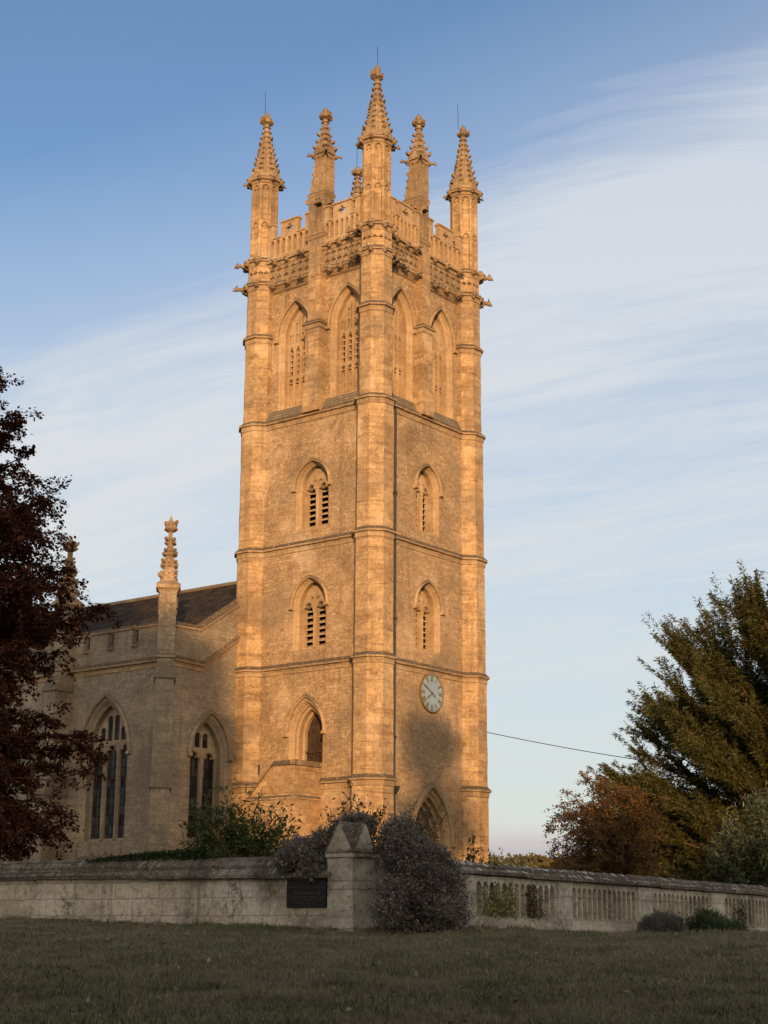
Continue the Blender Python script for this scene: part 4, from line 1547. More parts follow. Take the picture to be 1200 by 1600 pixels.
mb = MB()
for i, (a, b) in enumerate(edges):
    e0 = 0 if i == 0 else 0.04
    for (z, u0, u1) in ((14.20, a - e0, b + 0.04),):
        rs = [[FS_.p(u, z + q, d_) for q, d_ in ((-0.02, 0.06), (0.05, 0.07), (0.20, -0.10), (0.20, -0.16), (0.05, -0.33), (-0.02, -0.32))] for u in (u0, u1)]
        mb.rings(rs, cap0=True, cap1=True)
    if i < len(edges) - 1:
        rs = [[FS_.p(u, 13.46 + q, d_) for q, d_ in ((-0.05, 0.09), (0.0, 0.10), (0.16, -0.10), (0.16, -0.18), (0.0, -0.34), (-0.05, -0.33))] for u in (b, edges[i + 1][0])]
        mb.rings(rs, cap0=True, cap1=True)
mb.build('parapet_coping', M['string'], church)
mb = MB()
cpts = [(XC + 0.1, 14.16), (-2.84, 14.20), (-0.02, 15.98)]
rs = []
for u, z in cpts:
    rs.append([FE.p(u, z + q, d_) for q, d_ in ((-0.03, 0.07), (0.05, 0.08), (0.26, -0.18), (0.26, -0.30), (0.05, -0.52), (-0.03, -0.5))])
mb.rings(rs, cap0=True, cap1=True)
mb.build('parapet_coping', M['string'], church)
mb = MB()
string_run(mb, FS_, YB, YE, ST, 0)
mb.build('string_course', M['string'], church)
mb = MB()
rs = []
for u, z in ((XC, 12.70), (-2.63, 12.66), (0.0, 14.46)):
    rs.append([FE.p(u, z + b, a) for a, b in PROFILE])
mb.rings(rs, closed=False)
mb.build('string_course', M['string'], church)

# roof
mb = MB()
ry0, ry1 = YB + 0.3, YE
ez, rz = 13.0, 17.92
mb.poly([(XC + 0.4, ry0, ez), (XC + 0.4, ry1, ez), (3.7, ry1, rz), (3.7, ry0, rz)])
mb.poly([(3.7, ry0, rz), (3.7, ry1, rz), (12.2, ry1, ez), (12.2, ry0, ez)])
roof = mb.build('roof', M['slate'], church)
mb = MB()
for a in range(int(ry1 - ry0)):
    mb.tube([(3.7, ry0 + a, rz + 0.02), (3.7, ry0 + a + 0.97, rz + 0.02)], 0.11, 6)
mb.build('ridge_tiles', M['coping'], roof)
mb = MB()
mb.poly([(12.2, YB, Z0 - 1), (12.2, YE, Z0 - 1), (12.2, YE, ez), (12.2, YB, ez)])
mb.poly([(XC, YE, Z0 - 1), (12.2, YE, Z0 - 1), (12.2, YE, ez), (3.7, YE, rz), (XC, YE, ez)])
mb.poly([(7.3, YB, Z0 - 1), (12.2, YB, Z0 - 1), (12.2, YB, ez), (7.3, YB, 15.6)])
mb.build('nave_wall', M['nave'], church)


def pinnacled_buttress(corner, dirv, wd, with_shaft=True):
    """Stepped buttress running out along dirv from a wall corner, crowned by a crocketed pinnacle."""
    D_ = Vector((dirv[0], dirv[1], 0)).normalized()
    T_ = Vector((-D_.y, D_.x, 0))
    O_ = Vector((corner[0], corner[1], 0))

    def sect(out, back, z, hw):
        return [tuple(O_ + D_ * o + T_ * t + Vector((0, 0, z))) for o, t in ((-back, -hw), (out, -hw), (out, hw), (-back, hw))]
    mb = MB()
    hw = wd / 2
    mb.rings([sect(1.30, 0.5, Z0 - 1, hw), sect(1.30, 0.5, 7.25, hw)])
    mb.rings([sect(1.02, 0.5, 8.2, hw), sect(1.02, 0.5, 11.75, hw)])
    mb.rings([sect(0.68, 0.1, 12.5, hw * 0.94), sect(0.68, 0.1, 15.55, hw * 0.94)])
    bt = mb.build('pinnacled_buttress', M['nave_ashlar'], church)
    mb = MB()
    for z0_, z1_, a, b, h1, h2 in ((7.25, 8.2, 1.30, 1.02, hw, hw), (11.75, 12.5, 1.02, 0.68, hw, hw * 0.94)):
        mb.rings([sect(a, 0.5, z0_ - 0.001, h1), sect(a + 0.07, 0.5, z0_, h1 + 0.06), sect(a + 0.07, 0.5, z0_ + 0.07, h1 + 0.06), sect((a + b) / 2 + 0.04, 0.5, (z0_ + z1_) / 2, h1 + 0.01), sect((a + b) / 2, 0.5, (z0_ + z1_) / 2 + 0.1, h1 + 0.004), sect(b, 0.5, z1_, h2 + 0.003)])
        mb.build('offset_slope', M['coping'], bt)
        mb = MB()
    mb.rings([sect(0.68, 0.1, 12.62, hw * .95), sect(0.74, 0.1, 12.66, hw * .95 + 0.05), sect(0.74, 0.1, 12.74, hw * .95 + 0.05), sect(0.68, 0.1, 12.84, hw * .95)])
    mb.build('string_band', M['string'], bt)
    c = O_ + D_ * 0.29
    rot = math.atan2(D_.y, D_.x)
    mb = MB()
    e = 0.37
    mb.rings([square(c, q, z, rot) for q, z in ((e, 15.4), (e + 0.05, 15.52), (e + 0.14, 15.60), (e + 0.14, 15.74), (e + 0.02, 15.86), (e - 0.04, 15.95))], cap1=True)
    for an in range(4):
        a_ = rot + an * math.pi / 2
        fr2 = Frame((c.x + (e - .02) * math.cos(a_), c.y + (e - .02) * math.sin(a_), 0), (-math.sin(a_), math.cos(a_), 0), (math.cos(a_), math.sin(a_), 0))
        g = [(-0.30, 14.75), (0.0, 15.25), (0.30, 14.75), (0.22, 14.75), (0.0, 15.10), (-0.22, 14.75)]
        mb.slab(fr2, g, [], -0.05, 0.06)
        g = arch(0, 0.22, 14.55, 14.78, 0.16, 0, 4)
        mb.slab(fr2, arch(0, 0.30, 14.5, 14.78, 0.2, 0, 4), [g], -0.05, 0.045)
    mb.build('pinnacle_cap', M['pinnacle'], bt)
    mb = MB()
    prof = [(15.9, 0.285), (16.6, 0.225), (17.3, 0.15), (17.85, 0.085), (18.1, 0.085)]
    mb.rings([square(c, r_, z, rot) for z, r_ in prof], cap1=True)
    for k in range(8):
        an = rot + k * math.pi / 4
        o = Vector((math.cos(an), math.sin(an), 0))
        t = Vector((-math.sin(an), math.cos(an), 0))
        diag = k % 2 == 1
        for q in range(4):
            z = 16.05 + q * 0.50
            r_ = np.interp(z, [p[0] for p in prof], [p[1] for p in prof]) * (math.sqrt(2) if diag else 1)
            if diag or q < 3:
                crocket(mb, Vector((c.x, c.y, z)) + o * (r_ - 0.03), o, 0.19 if diag else 0.12, t)
                crocket(mb, Vector((c.x, c.y, z + 0.17)) + o * (r_ - 0.05), o, 0.16 if diag else 0.10, t)
    mb.build('spire', M['pinnacle'], bt)
    mb = MB()
    rs = [square(c, r_, z, rot) for z, r_ in ((18.08, 0.09), (18.12, 0.16), (18.2, 0.24), (18.26, 0.20), (18.34, 0.20), (18.42, 0.25), (18.50, 0.23), (18.54, 0.10), (18.82, 0.01))]
    mb.rings(rs, cap1=True)
    for k in range(4):
        an = rot + math.pi / 4 + k * math.pi / 2
        o = Vector((math.cos(an), math.sin(an), 0))
        t = Vector((-math.sin(an), math.cos(an), 0))
        crocket(mb, Vector((c.x, c.y, 18.40)) + o * 0.24, o, 0.15, t)
        crocket(mb, Vector((c.x, c.y, 18.18)) + o * 0.24, o, 0.12, t)
    mb.build('finial', M['pinnacle'], bt)


pinnacled_buttress((XC, YB), (-1, -1), 0.76)
pinnacled_buttress((XC, 13.35), (-1, 0), 0.74)
pinnacled_buttress((XC, 22.4), (-1, 0), 0.74)


# ------------------------------------------------------------------ survey frame of the site
# lat: metres to the right of the line camera -> tower, dep: metres along it
FH = Vector((0.78694, 0.61703, 0))
LT = Vector((0.61703, -0.78694, 0))
C0 = Vector((CAM.x, CAM.y, 0))


def P(lat, dep, z=0.0):
    q = C0 + LT * lat + FH * dep
    return Vector((q.x, q.y, z))


def PB(lat, dep, z, k):
    """The same bearing, k times as far off."""
    return P(lat * k, dep * k, 1.6 + (z - 1.6) * k)


def latdep(x, y):
    dx, dy = x - C0.x, y - C0.y
    return dx * LT.x + dy * LT.y, dx * FH.x + dy * FH.y


def smooth01(t):
    t = np.clip(t, 0, 1)
    return t * t * (3 - 2 * t)


def lawn_h(lat, dep):
    """Lawn rising from the photographer to the churchyard walls."""
    lat = np.asarray(lat, dtype=float)
    dep = np.asarray(dep, dtype=float)
    near = 0.0461 * np.clip(dep, -5, 36)
    k = 0.035 + (-0.019 - 0.035) * smooth01((lat + 3.0) / 10.0)
    far = k * np.clip(dep - 36, 0, 30)
    bump = 0.035 * np.sin(lat * 0.9 + dep * 0.35) * np.sin(dep * 0.6 - lat * 0.2) + 0.02 * np.sin(lat * 2.3 + 1.3) * np.sin(dep * 1.9)
    return near + far + bump * np.clip((dep - 6) / 6, 0, 1)


def grid_mesh(name, lats, deps, hfn, mat, kind='structure'):
    La, De = np.meshgrid(lats, deps)
    H = hfn(La, De)
    x = C0.x + LT.x * La + FH.x * De
    y = C0.y + LT.y * La + FH.y * De
    co = np.stack([x, y, H], -1).reshape(-1, 3)
    nu, nv = len(lats), len(deps)
    i = np.arange(nv - 1)[:, None] * nu + np.arange(nu - 1)[None, :]
    f = np.stack([i, i + 1, i + 1 + nu, i + nu], -1).reshape(-1, 4)
    me = bpy.data.meshes.new(name)
    me.from_pydata(co.tolist(), [], f.tolist())
    me.materials.append(mat)
    me.update()
    me.polygons.foreach_set('use_smooth', [True] * len(me.polygons))
    planar_uv(me)
    o = bpy.data.objects.new(name, me)
    COL.objects.link(o)
    o['kind'] = kind
    return o


def ground_mat(name, a, b, c):
    mt, nt, bs = new_mat(name)
    pos = nt.node('ShaderNodeNewGeometry').outputs['Position']
    n = nt.noise(pos, 0.75, 7, 0.68)
    f = nt.noise(pos, 14, 5, 0.7)
    col = nt.mix(nt.ramp(f, 0.35, 0.65), a, b)
    col = nt.mix(nt.ramp(n, 0.47, 0.60), col, c)
    nt.put(bs.inputs['Base Color'], col)
    bs.inputs['Roughness'].default_value = 1.0
    bs.inputs['Specular IOR Level'].default_value = 0.05
    bm = nt.node('ShaderNodeBump')
    bm.inputs['Strength'].default_value = 0.8
    bm.inputs['Distance'].default_value = 0.05
    nt.put(bm.inputs['Height'], f)
    nt.l.new(bm.outputs[0], bs.inputs['Normal'])
    return mt


M['lawn'] = ground_mat('lawn_turf', (0.075, 0.08, 0.034), (0.12, 0.115, 0.055), (0.20, 0.16, 0.10))
M['earth'] = ground_mat('far_fields', (0.06, 0.065, 0.03), (0.09, 0.08, 0.04), (0.11, 0.09, 0.05))

grid_mesh('lawn', np.linspace(-45, 45, 181), np.concatenate([np.linspace(-25, 12, 38), np.linspace(12.3, 48, 240), np.linspace(49, 75, 14)]), lawn_h, M['lawn'])
grid_mesh('ground', np.linspace(-3500, 3500, 29), np.linspace(-3500, 3500, 29), lambda a, b: -1.2 + 0 * a, M['earth'])
XW, YW = -24.06, -18.54                      # outer corner of the gate pier
mb = MB()
mb.poly([(XW + 0.45, YW + 0.45, Z0), (400, YW + 0.45, Z0), (400, 400, Z0), (XW + 0.45, 400, Z0)])
mb.poly([(XW + 0.45, YW + 0.45, Z0 - 4), (400, YW + 0.45, Z0 - 4), (400, YW + 0.45, Z0), (XW + 0.45, YW + 0.45, Z0)])
mb.poly([(XW + 0.45, YW + 0.45, Z0 - 4), (XW + 0.45, 400, Z0 - 4), (XW + 0.45, 400, Z0), (XW + 0.45, YW + 0.45, Z0)])
o = mb.build('churchyard_ground', M['lawn'])
o['kind'] = 'structure'

# ------------------------------------------------------------------ churchyard walls
FWL = Frame((XW + 0.12, 0, 0), (0, 1, 0), (-1, 0, 0))
FWR = Frame((0, YW + 0.12, 0), (1, 0, 0), (0, -1, 0))


def coping_blocks(mb, fr, u0, u1, z_eave, z_ridge, L, rng, ds=0.75):
    """Two weathered courses of sloping stones, each a little out of line."""
    u = u0
    while u < u1 - 0.05:
        l = min(L * rng.uniform(0.75, 1.3), u1 - u)
        for (da, za, db, zb, th) in ((0.13, 0.0, -0.10, 0.50, 0.07), (-0.06, 0.50, -0.30, 1.0, 0.06)):
            jz, jd = rng.uniform(-0.012, 0.012), rng.uniform(-0.012, 0.012)
            h = z_ridge - z_eave
            A = [(da + jd, z_eave + za * h + jz), (da + jd + 0.012, z_eave + za * h + th + jz), (db + jd, z_eave + zb * h + 0.02 + jz), (db - 0.14, z_eave + zb * h - 0.03 + jz), (db - 0.14, z_eave + za * h - 0.01)]
            A = [(0.13 - (0.13 - d) * ds, z) for d, z in A]
            r0 = [fr.p(u + 0.004, z, d) for d, z in A]
            r1 = [fr.p(u + l - 0.004, z, d) for d, z in A]
            mb.rings([r0, r1], cap0=True, cap1=True)
        # back slope
        A = [(0.13 - 0.45 * ds, z_ridge - 0.01), (-0.66, z_eave + 0.06), (-0.66, z_eave), (0.13 - 0.45 * ds, z_eave)]
        mb.rings([[fr.p(u, z, d) for d, z in A], [fr.p(u + l, z, d) for d, z in A]], cap0=True, cap1=True)
        u += l


rw = random.Random(3)
sl = lambda x, y: 0.0106 * (y + 17.7)
left_wall = empty('churchyard_wall', (XW + 0.3, -8, 1.5), 'pale plain stone wall with a sloping dark coping left of the gabled pier', 'wall')
mb = MB()
mb.plate(FWL, [(-17.84, 0.3), (9, 0.3), (9, 2.86), (-17.84, 2.86)], [], 0)
mb.plate(FWL, [(-17.84, 0.3), (9, 0.3), (9, 2.86), (-17.84, 2.86)], [], -0.5)
mb.fbox(FWL, -17.84, 9, 0.3, 1.92, -0.05, 0.035)      # slight footing course
mb.shear(sl)
mb.build('wall', M['wall'], left_wall)
mb = MB()
coping_blocks(mb, FWL, -17.84, 9, 2.80, 3.27, 1.2, rw)
mb.shear(sl)
mb.build('coping', M['wall_coping'], left_wall)

plaque = empty('plaque', (XW + 0.1, -17.1, 2.4), 'dark slate plaque with worn lettering beside the gabled pier', 'plaque')
mb = MB()
mb.fbox(FWL, -17.74, -16.57, 2.16, 2.775, 0.0, 0.045, 0.006, 0.006)
mb.build('slab', M['plaque'], plaque)
mb = MB()      # the lettering is worn past reading: short broken strokes in five lines
for z, ua, ub, hgt in ((2.60, -17.68, -16.65, 0.028), (2.45, -17.55, -16.80, 0.050), (2.375, -17.68, -16.66, 0.034), (2.315, -17.62, -16.72, 0.030), (2.25, -17.45, -16.85, 0.026)):
    u = ua
    while u < ub:
        w = rw.uniform(0.006, 0.022)
        if rw.random() < 0.80:
            mb.fbox(FWL, u, u + w, z, z + hgt * rw.uniform(0.6, 1.0), 0.0448, 0.0465)
        u += w + rw.uniform(0.006, 0.016)
mb.build('lettering', M['engrave'], plaque)

pier = empty('gate_pier', (XW + 0.37, YW + 0.36, 1.5), 'lichened stone pier with a cross-gabled cap at the corner of the wall', 'pier')
mb = MB()
px0, px1, py0, py1 = XW, XW + 0.76, YW, YW + 0.72
mb.rings([[(px0 - a, py0 - a, z), (px1 + a, py0 - a, z), (px1 + a, py1 + a, z), (px0 - a, py1 + a, z)] for a, z in ((0.10, 0.8), (0.10, 1.75), (0.07, 1.92), (0.0, 2.0), (0.0, 2.70), (-0.012, 2.71), (-0.012, 2.73), (0.0, 2.74), (0.0, 3.32))])
roughen(mb.build('shaft', M['pier'], pier), 5, 0.018, 4.0)
mb = MB()
zg, ze = 3.98, 3.30
mx_, my_ = (px0 + px1) / 2, (py0 + py1) / 2
o1 = 0.045
# two gabled roofs crossing each other
A = [(px0 - 0.03, py0 - o1, ze - 0.06), (px0 - 0.03, py0 - o1, ze + 0.02), (px0 - 0.03, my_, zg), (px0 - 0.03, py1 + o1, ze + 0.02), (px0 - 0.03, py1 + o1, ze - 0.06)]
B = [(px1 + 0.03, y, z) for _, y, z in A]
mb.rings([A, B], closed=True, cap0=True, cap1=True)
A = [(px0 - o1, py0 - 0.033, ze - 0.063), (px0 - o1, py0 - 0.033, ze + 0.017), (mx_, py0 - 0.033, zg - 0.005), (px1 + o1, py0 - 0.033, ze + 0.017), (px1 + o1, py0 - 0.033, ze - 0.063)]
B = [(x, py1 + 0.033, z) for x, _, z in A]
mb.rings([A, B], closed=True, cap0=True, cap1=True)
roughen(mb.build('gabled_cap', M['pier'], pier), 4, 0.018, 4.0)
mb = MB()      # stone slates on the four little roof slopes
for sg in (-1, 1):
    for q in range(4):
        a, b = q / 4, (q + 1) / 4
        ys = [my_ + sg * (0.36 + o1) * (1 - t) for t in (a - 0.02, b)]
        zs = [ze + 0.03 + (zg - ze - 0.02) * t for t in (a - 0.02, b)]
        mb.faces([(px0 - 0.045, ys[0], zs[0] + 0.035), (px1 + 0.045, ys[0], zs[0] + 0.035), (px1 + 0.045, ys[1], zs[1] + 0.012), (px0 - 0.045, ys[1], zs[1] + 0.012),
                  (px0 - 0.045, ys[0], zs[0]), (px1 + 0.045, ys[0], zs[0]), (px1 + 0.045, ys[1], zs[1] - 0.02), (px0 - 0.045, ys[1], zs[1] - 0.02)], [(0, 1, 2, 3), (0, 4, 5, 1), (0, 3, 7, 4), (1, 5, 6, 2)])
        xs = [mx_ + sg * (0.38 + o1) * (1 - t) for t in (a - 0.02, b)]
        mb.faces([(xs[0], py0 - 0.045, zs[0] + 0.03), (xs[0], py1 + 0.045, zs[0] + 0.03), (xs[1], py1 + 0.045, zs[1] + 0.008), (xs[1], py0 - 0.045, zs[1] + 0.008),
                  (xs[0], py0 - 0.045, zs[0]), (xs[0], py1 + 0.045, zs[0]), (xs[1], py1 + 0.045, zs[1] - 0.02), (xs[1], py0 - 0.045, zs[1] - 0.02)], [(0, 1, 2, 3), (0, 4, 5, 1), (0, 3, 7, 4), (1, 5, 6, 2)])
mb.build('roof_slabs', M['wall_coping'], pier)

sr = lambda x, y: -0.0098 * (x + 20.5)
right_wall = empty('arcaded_wall', (-12, YW + 0.3, 1.4), 'low stone wall of blind lancet panels under a lichen-spotted coping', 'wall')
mb = MB()
zp, zt = 2.06, 3.0
groups = [(-22.6, -20.05), (-19.22, -15.66), (-14.86, -11.5), (-10.5, -7.11), (-6.11, -2.75), (-1.75, 1.6), (2.6, 6.0)]
hs = []
for (a, b) in groups:
    n = 13 if b - a > 3 else 9
    pit = (b - a) / n
    for k in range(n):
        hs.append(arch(a + (k + 0.5) * pit, pit * 0.74, zp + 0.03, zt - 0.27, 0.15, 0, 4))
mb.plate(FWR, [(px1 + XW * 0 - 0.0, zp), (9, zp), (9, zt), (px1, zt)], hs, 0)
for h_ in hs:
    c = (h_[0][0] + h_[-1][0]) / 2
    q = [(c + (u - c) * 0.80, v) for u, v in h_]
    mb.loft(FWR, h_, 0, h_, -0.02)
    mb.loft(FWR, h_, -0.02, q, -0.15)
    mb.plate(FWR, q, [], -0.15)
mb.plate(FWR, [(px1, 0.3), (9, 0.3), (9, zt), (px1, zt)], [], -0.5)
mb.fbox(FWR, px1, 9, 0.3, zp - 0.04, -0.1, 0.10)
mb.poly([FWR.p(px1, zp - 0.04, 0.10), FWR.p(9, zp - 0.04, 0.10), FWR.p(9, zp + 0.03, 0.0), FWR.p(px1, zp + 0.03, 0.0)])
for (a, b), (c, d) in zip(groups[:-1], groups[1:]):
    mb.fbox(FWR, b + 0.05, c - 0.05, zp - 0.02, zt, 0.0, 0.045, 0.02, 0)
mb.shear(sr)
mb.build('arcade', M['pier'], right_wall)
mb = MB()
coping_blocks(mb, FWR, px1, 9, 3.02, 3.29, 1.4, rw, 0.5)
mb.shear(sr)
mb.build('coping', M['wall_coping'], right_wall)
# white lichen rosettes grown on the coping
mb = MB()
for k in range(190):
    u = rw.uniform(px1 + 0.3, 6) if k % 5 else rw.uniform(-22, -12)
    t_ = rw.random()
    lo = t_ < 0.5
    f = rw.uniform(0.12, 0.9)
    if lo:
        d, z = 0.142 + (-0.10 - 0.142) * f, 3.02 + 0.07 + (0.155 - 0.07) * f
    else:
        d, z = -0.048 + (-0.30 + 0.048) * f, 3.02 + 0.135 + 0.06 + (0.29 - 0.195) * f
    cx, r_ = u, rw.uniform(0.025, 0.075)
    pts = []
    for q in range(9):
        a = 2 * math.pi * q / 9
        rr = r_ * rw.uniform(0.6, 1.1)
        dd_ = rr * math.sin(a) * 1.5
        dx_ = d + dd_
        pts.append(FWR.p(cx + rr * math.cos(a) * 0.8 + 0.7 * dd_, z - dd_ * 0.38 + 0.012, 0.13 - (0.13 - dx_) * 0.5 + 0.012))
    mb.poly(pts)
mb.shear(sr)
mb.build('lichen', plain('white_lichen', (0.50, 0.49, 0.44), 0.95, noise=0.2), right_wall)


# ------------------------------------------------------------------ foliage
def leaves(name, base, axis, size, mat, parent=None, width=0.5, fold=0.12, kind=None, droop_n=None, rng=RNG, label=None):
    """One mesh of many separate leaves (four-cornered, folded along the rib)."""
    base = np.asarray(base, dtype=float)
    axis = np.asarray(axis, dtype=float)
    n = len(base)
    axis = axis / np.maximum(np.linalg.norm(axis, axis=1, keepdims=True), 1e-9)
    rnd = rng.normal(size=(n, 3))
    rnd[:, 2] += 0.0 if droop_n is None else droop_n
    side = np.cross(axis, rnd)
    side /= np.maximum(np.linalg.norm(side, axis=1, keepdims=True), 1e-9)
    nor = np.cross(side, axis)
    s = np.asarray(size, dtype=float).reshape(-1, 1) * np.ones((n, 1))
    w = s * width * 0.5
    mid = base + axis * s * 0.45
    v = np.stack([base, mid + side * w + nor * s * fold, base + axis * s, mid - side * w + nor * s * fold], 1).reshape(-1, 3)
    me = bpy.data.meshes.new(name)
    me.vertices.add(4 * n)
    me.vertices.foreach_set('co', v.astype(np.float32).ravel())
    me.loops.add(4 * n)
    me.loops.foreach_set('vertex_index', np.arange(4 * n, dtype=np.int32))
    me.polygons.add(n)
    me.polygons.foreach_set('loop_start', np.arange(0, 4 * n, 4, dtype=np.int32))
    me.polygons.foreach_set('loop_total', np.full(n, 4, dtype=np.int32))
    me.materials.append(mat)
    me.update(calc_edges=True)
    me.validate()
    o = bpy.data.objects.new(name, me)
    COL.objects.link(o)
    if kind:
        o['kind'] = kind
    if label:
        o['label'] = label
    put_child(o, parent)
    return o


def unit(v):
    v = np.asarray(v, dtype=float)
    return v / np.maximum(np.linalg.norm(v, axis=-1, keepdims=True), 1e-9)


def bez(a, b, c, t):
    t = np.asarray(t)[:, None]
    return a * (1 - t) ** 2 + 2 * b * t * (1 - t) + c * t * t


def np3(v):
    return np.array([v[0], v[1], v[2]], dtype=float)


def bough_tree(root, foot, tips, mats, bend, spray, leaf, trunk_r, rng, z_on_trunk, start=0.35, bough_r=0.07):
    """Trunk, limbs to every tip, and sprays of leaves on the outer part of each limb."""
    foot = np3(foot)
    top = foot + np.array([0, 0, max(t[2] for t in tips) - foot[2]]) * 0.75
    tm = MB()
    zs = np.linspace(0, 1, 9)
    wob = rng.normal(size=(9, 3)) * 0.12 * np.array([1, 1, 0])
    wob[0] = 0
    tp = [foot + (top - foot) * z + w for z, w in zip(zs, wob)]
    tm.tube([Vector(p) for p in tp], [trunk_r * (1.25 if z == 0 else 1) * (1 - 0.75 * z) for z in zs], 9)
    B, A, S = [], [], []
    for tip in tips:
        tip = np3(tip)
        h = z_on_trunk(tip)
        st = foot + (top - foot) * np.clip((h - foot[2]) / (top[2] - foot[2]), 0.08, 0.98)
        mid = (st + tip) / 2 + np.array([0, 0, bend(tip, st)]) + rng.normal(size=3) * 0.25
        ts = np.linspace(0, 1, 7)
        pts = bez(st, mid, tip, ts)
        L = np.linalg.norm(tip - st)
        br = bough_r * (0.6 + 0.08 * L)
        tm.tube([Vector(p) for p in pts], [br * (1 - 0.85 * t) + 0.006 for t in ts], 5)
        ns = max(4, int(spray['per_m'] * L * (1 - start)))
        for t in np.concatenate([start + (1 - start) * rng.random(ns) ** 0.8, [1.0, 0.97]]):
            p = bez(st, mid, tip, [t])[0]
            dr = unit(bez(st, mid, tip, [min(t + 0.02, 1.02)])[0] - bez(st, mid, tip, [t - 0.02])[0])
            d = unit(dr * spray['along'] + rng.normal(size=3) * spray['spread'] + np.array([0, 0, spray['lift']]))
            sl_ = spray['len'] * rng.uniform(0.55, 1.25) * (1.0 if t < 0.99 else 1.15)
            k = int(spray['n'] * rng.uniform(0.7, 1.3))
            q = rng.random(k) ** 0.8
            side = unit(np.cross(d, [0, 0, 1.0]) + rng.normal(size=3) * 0.25)
            sg = np.where(rng.random(k) < 0.5, -1, 1)[:, None]
            wid = spray['wide'] * sl_ * (1 - q * 0.75)[:, None] * rng.random((k, 1))
            pos = p + d * (q * sl_)[:, None] + side * sg * wid + rng.normal(size=(k, 3)) * spray['jit'] + np.array([0, 0, -1.0]) * (q ** 2 * sl_ * spray['droop'])[:, None]
            ax = unit(d * leaf['fwd'] + side * sg * leaf['out'] + np.array([0, 0, leaf['lift']]) + rng.normal(size=(k, 3)) * 0.35)
            B.append(pos)
            A.append(ax)
            S.append(leaf['size'] * rng.uniform(0.6, 1.2, k))
            tm.tube([Vector(p), Vector(p + d * sl_ * 0.8 - np.array([0, 0, 0.64 * sl_ * spray['droop']]))], [0.010, 0.004], 3, False)
    tm.build('trunk', mats[0], root, smooth=True)
    leaves('crown', np.concatenate(B), np.concatenate(A), np.concatenate(S), mats[1], root, leaf['w'], 0.10, rng=rng, droop_n=leaf.get('flat', 0.6))


# copper beech leaning in from the left
rb = np.random.default_rng(5)
tips = []
for lat, z in ((-12.4, 19.3), (-12.0, 18.0), (-11.2, 16.4), (-11.5, 17.2), (-10.2, 14.9), (-10.6, 15.6), (-9.9, 13.9), (-9.9, 12.6), (-9.4, 12.0), (-8.75, 11.75), (-9.2, 11.2), (-9.35, 10.4), (-9.9, 10.0),
               (-9.2, 7.6), (-8.75, 7.1), (-8.95, 6.4), (-9.3, 5.3), (-9.7, 4.6), (-10.3, 5.0), (-9.4, 6.0), (-8.95, 7.5), (-9.8, 8.0), (-11.0, 4.2), (-11.6, 3.9)):
    tips.append(P(lat - 0.45, 50 + rb.uniform(-1.2, 1.2), z))
for k in range(260):
    z = rb.uniform(4.2, 20.5)
    lim = np.interp(z, [4, 5.2, 7, 8.3, 9, 11.5, 14, 16.5, 19.5, 21], [-10.2, -9.6, -9.2, -10.6, -10.5, -9.2, -10.3, -11.2, -12.7, -14])
    tips.append(P(lim - 1.0 - 4.6 * rb.random() ** 1.2, 50 + rb.uniform(-3.8, 3.8), z))
beech = empty('copper_beech', P(-15.5, 50.5, Z0), 'dark copper beech with purple-brown leaves overhanging the aisle', 'tree')
bough_tree(beech, P(-15.5, 50.5, Z0), tips, (M['bark'], M['beech']), lambda tip, st: 0.8, dict(per_m=4.2, along=0.9, spread=0.55, lift=-0.15, len=0.85, n=70, wide=0.36, jit=0.05, droop=0.30),
           dict(fwd=0.8, out=0.7, lift=-0.35, size=0.118, w=0.74, flat=1.2), 0.55, rb, lambda t: 3.5 + (t[2] - 3.5) * 0.75)

# yew at the right
ry = np.random.default_rng(8)
tips = []
for lat, z in ((12.65, 13.2), (12.2, 12.7), (11.78, 12.75), (11.14, 12.5), (10.6, 11.9), (10.0, 11.6), (9.5, 11.2), (9.15, 11.25), (9.3, 10.7), (9.2, 10.1), (8.7, 9.0), (9.1, 8.9), (8.3, 8.3), (8.0, 7.8), (7.6, 7.2), (7.45, 6.7), (9.7, 9.3), (7.9, 6.1), (7.6, 5.4), (8.5, 4.6)):
    tips.append(PB(lat + 0.35, 52 + ry.uniform(-1.0, 1.0), z - 0.75, 1.32))
for k in range(200):
    z = 3.4 + 10.6 * ry.random() ** 1.15
    lim = np.interp(z, [4, 5.5, 6.7, 7.8, 9.0, 9.7, 10.4, 11.2, 12.5, 14], [7.0, 6.9, 7.2, 8.0, 8.9, 9.9, 9.5, 9.4, 11.3, 13.5])
    la = lim + 0.45 + 6.5 * ry.random() ** 1.25
    z = min(z, np.interp(la, [6.8, 7.6, 8.3, 9.2, 10.0, 11.2, 12.6, 14.5, 17], [4.4, 5.8, 7.0, 10.0, 10.5, 11.4, 11.9, 12.4, 12.0]) - 0.3 * ry.random())
    tips.append(PB(la, 52 + ry.uniform(-4.0, 4.2), z, 1.32))
yew = empty('yew_tree', P(18.4, 69.2, Z0), 'tall feathery olive-green yew lit by low sun at the right', 'tree')
bough_tree(yew, P(18.4, 69.2, Z0), tips, (M['red_bark'], M['yew']), lambda tip, st: -0.7, dict(per_m=5.0, along=1.0, spread=0.30, lift=0.26, len=1.45, n=115, wide=0.17, jit=0.03, droop=-0.04),
           dict(fwd=0.75, out=0.5, lift=-0.55, size=0.225, w=0.20, flat=0.2), 0.6, ry, lambda t: 2.8 + (t[2] - 3.0) * 0.60, start=0.25, bough_r=0.06)

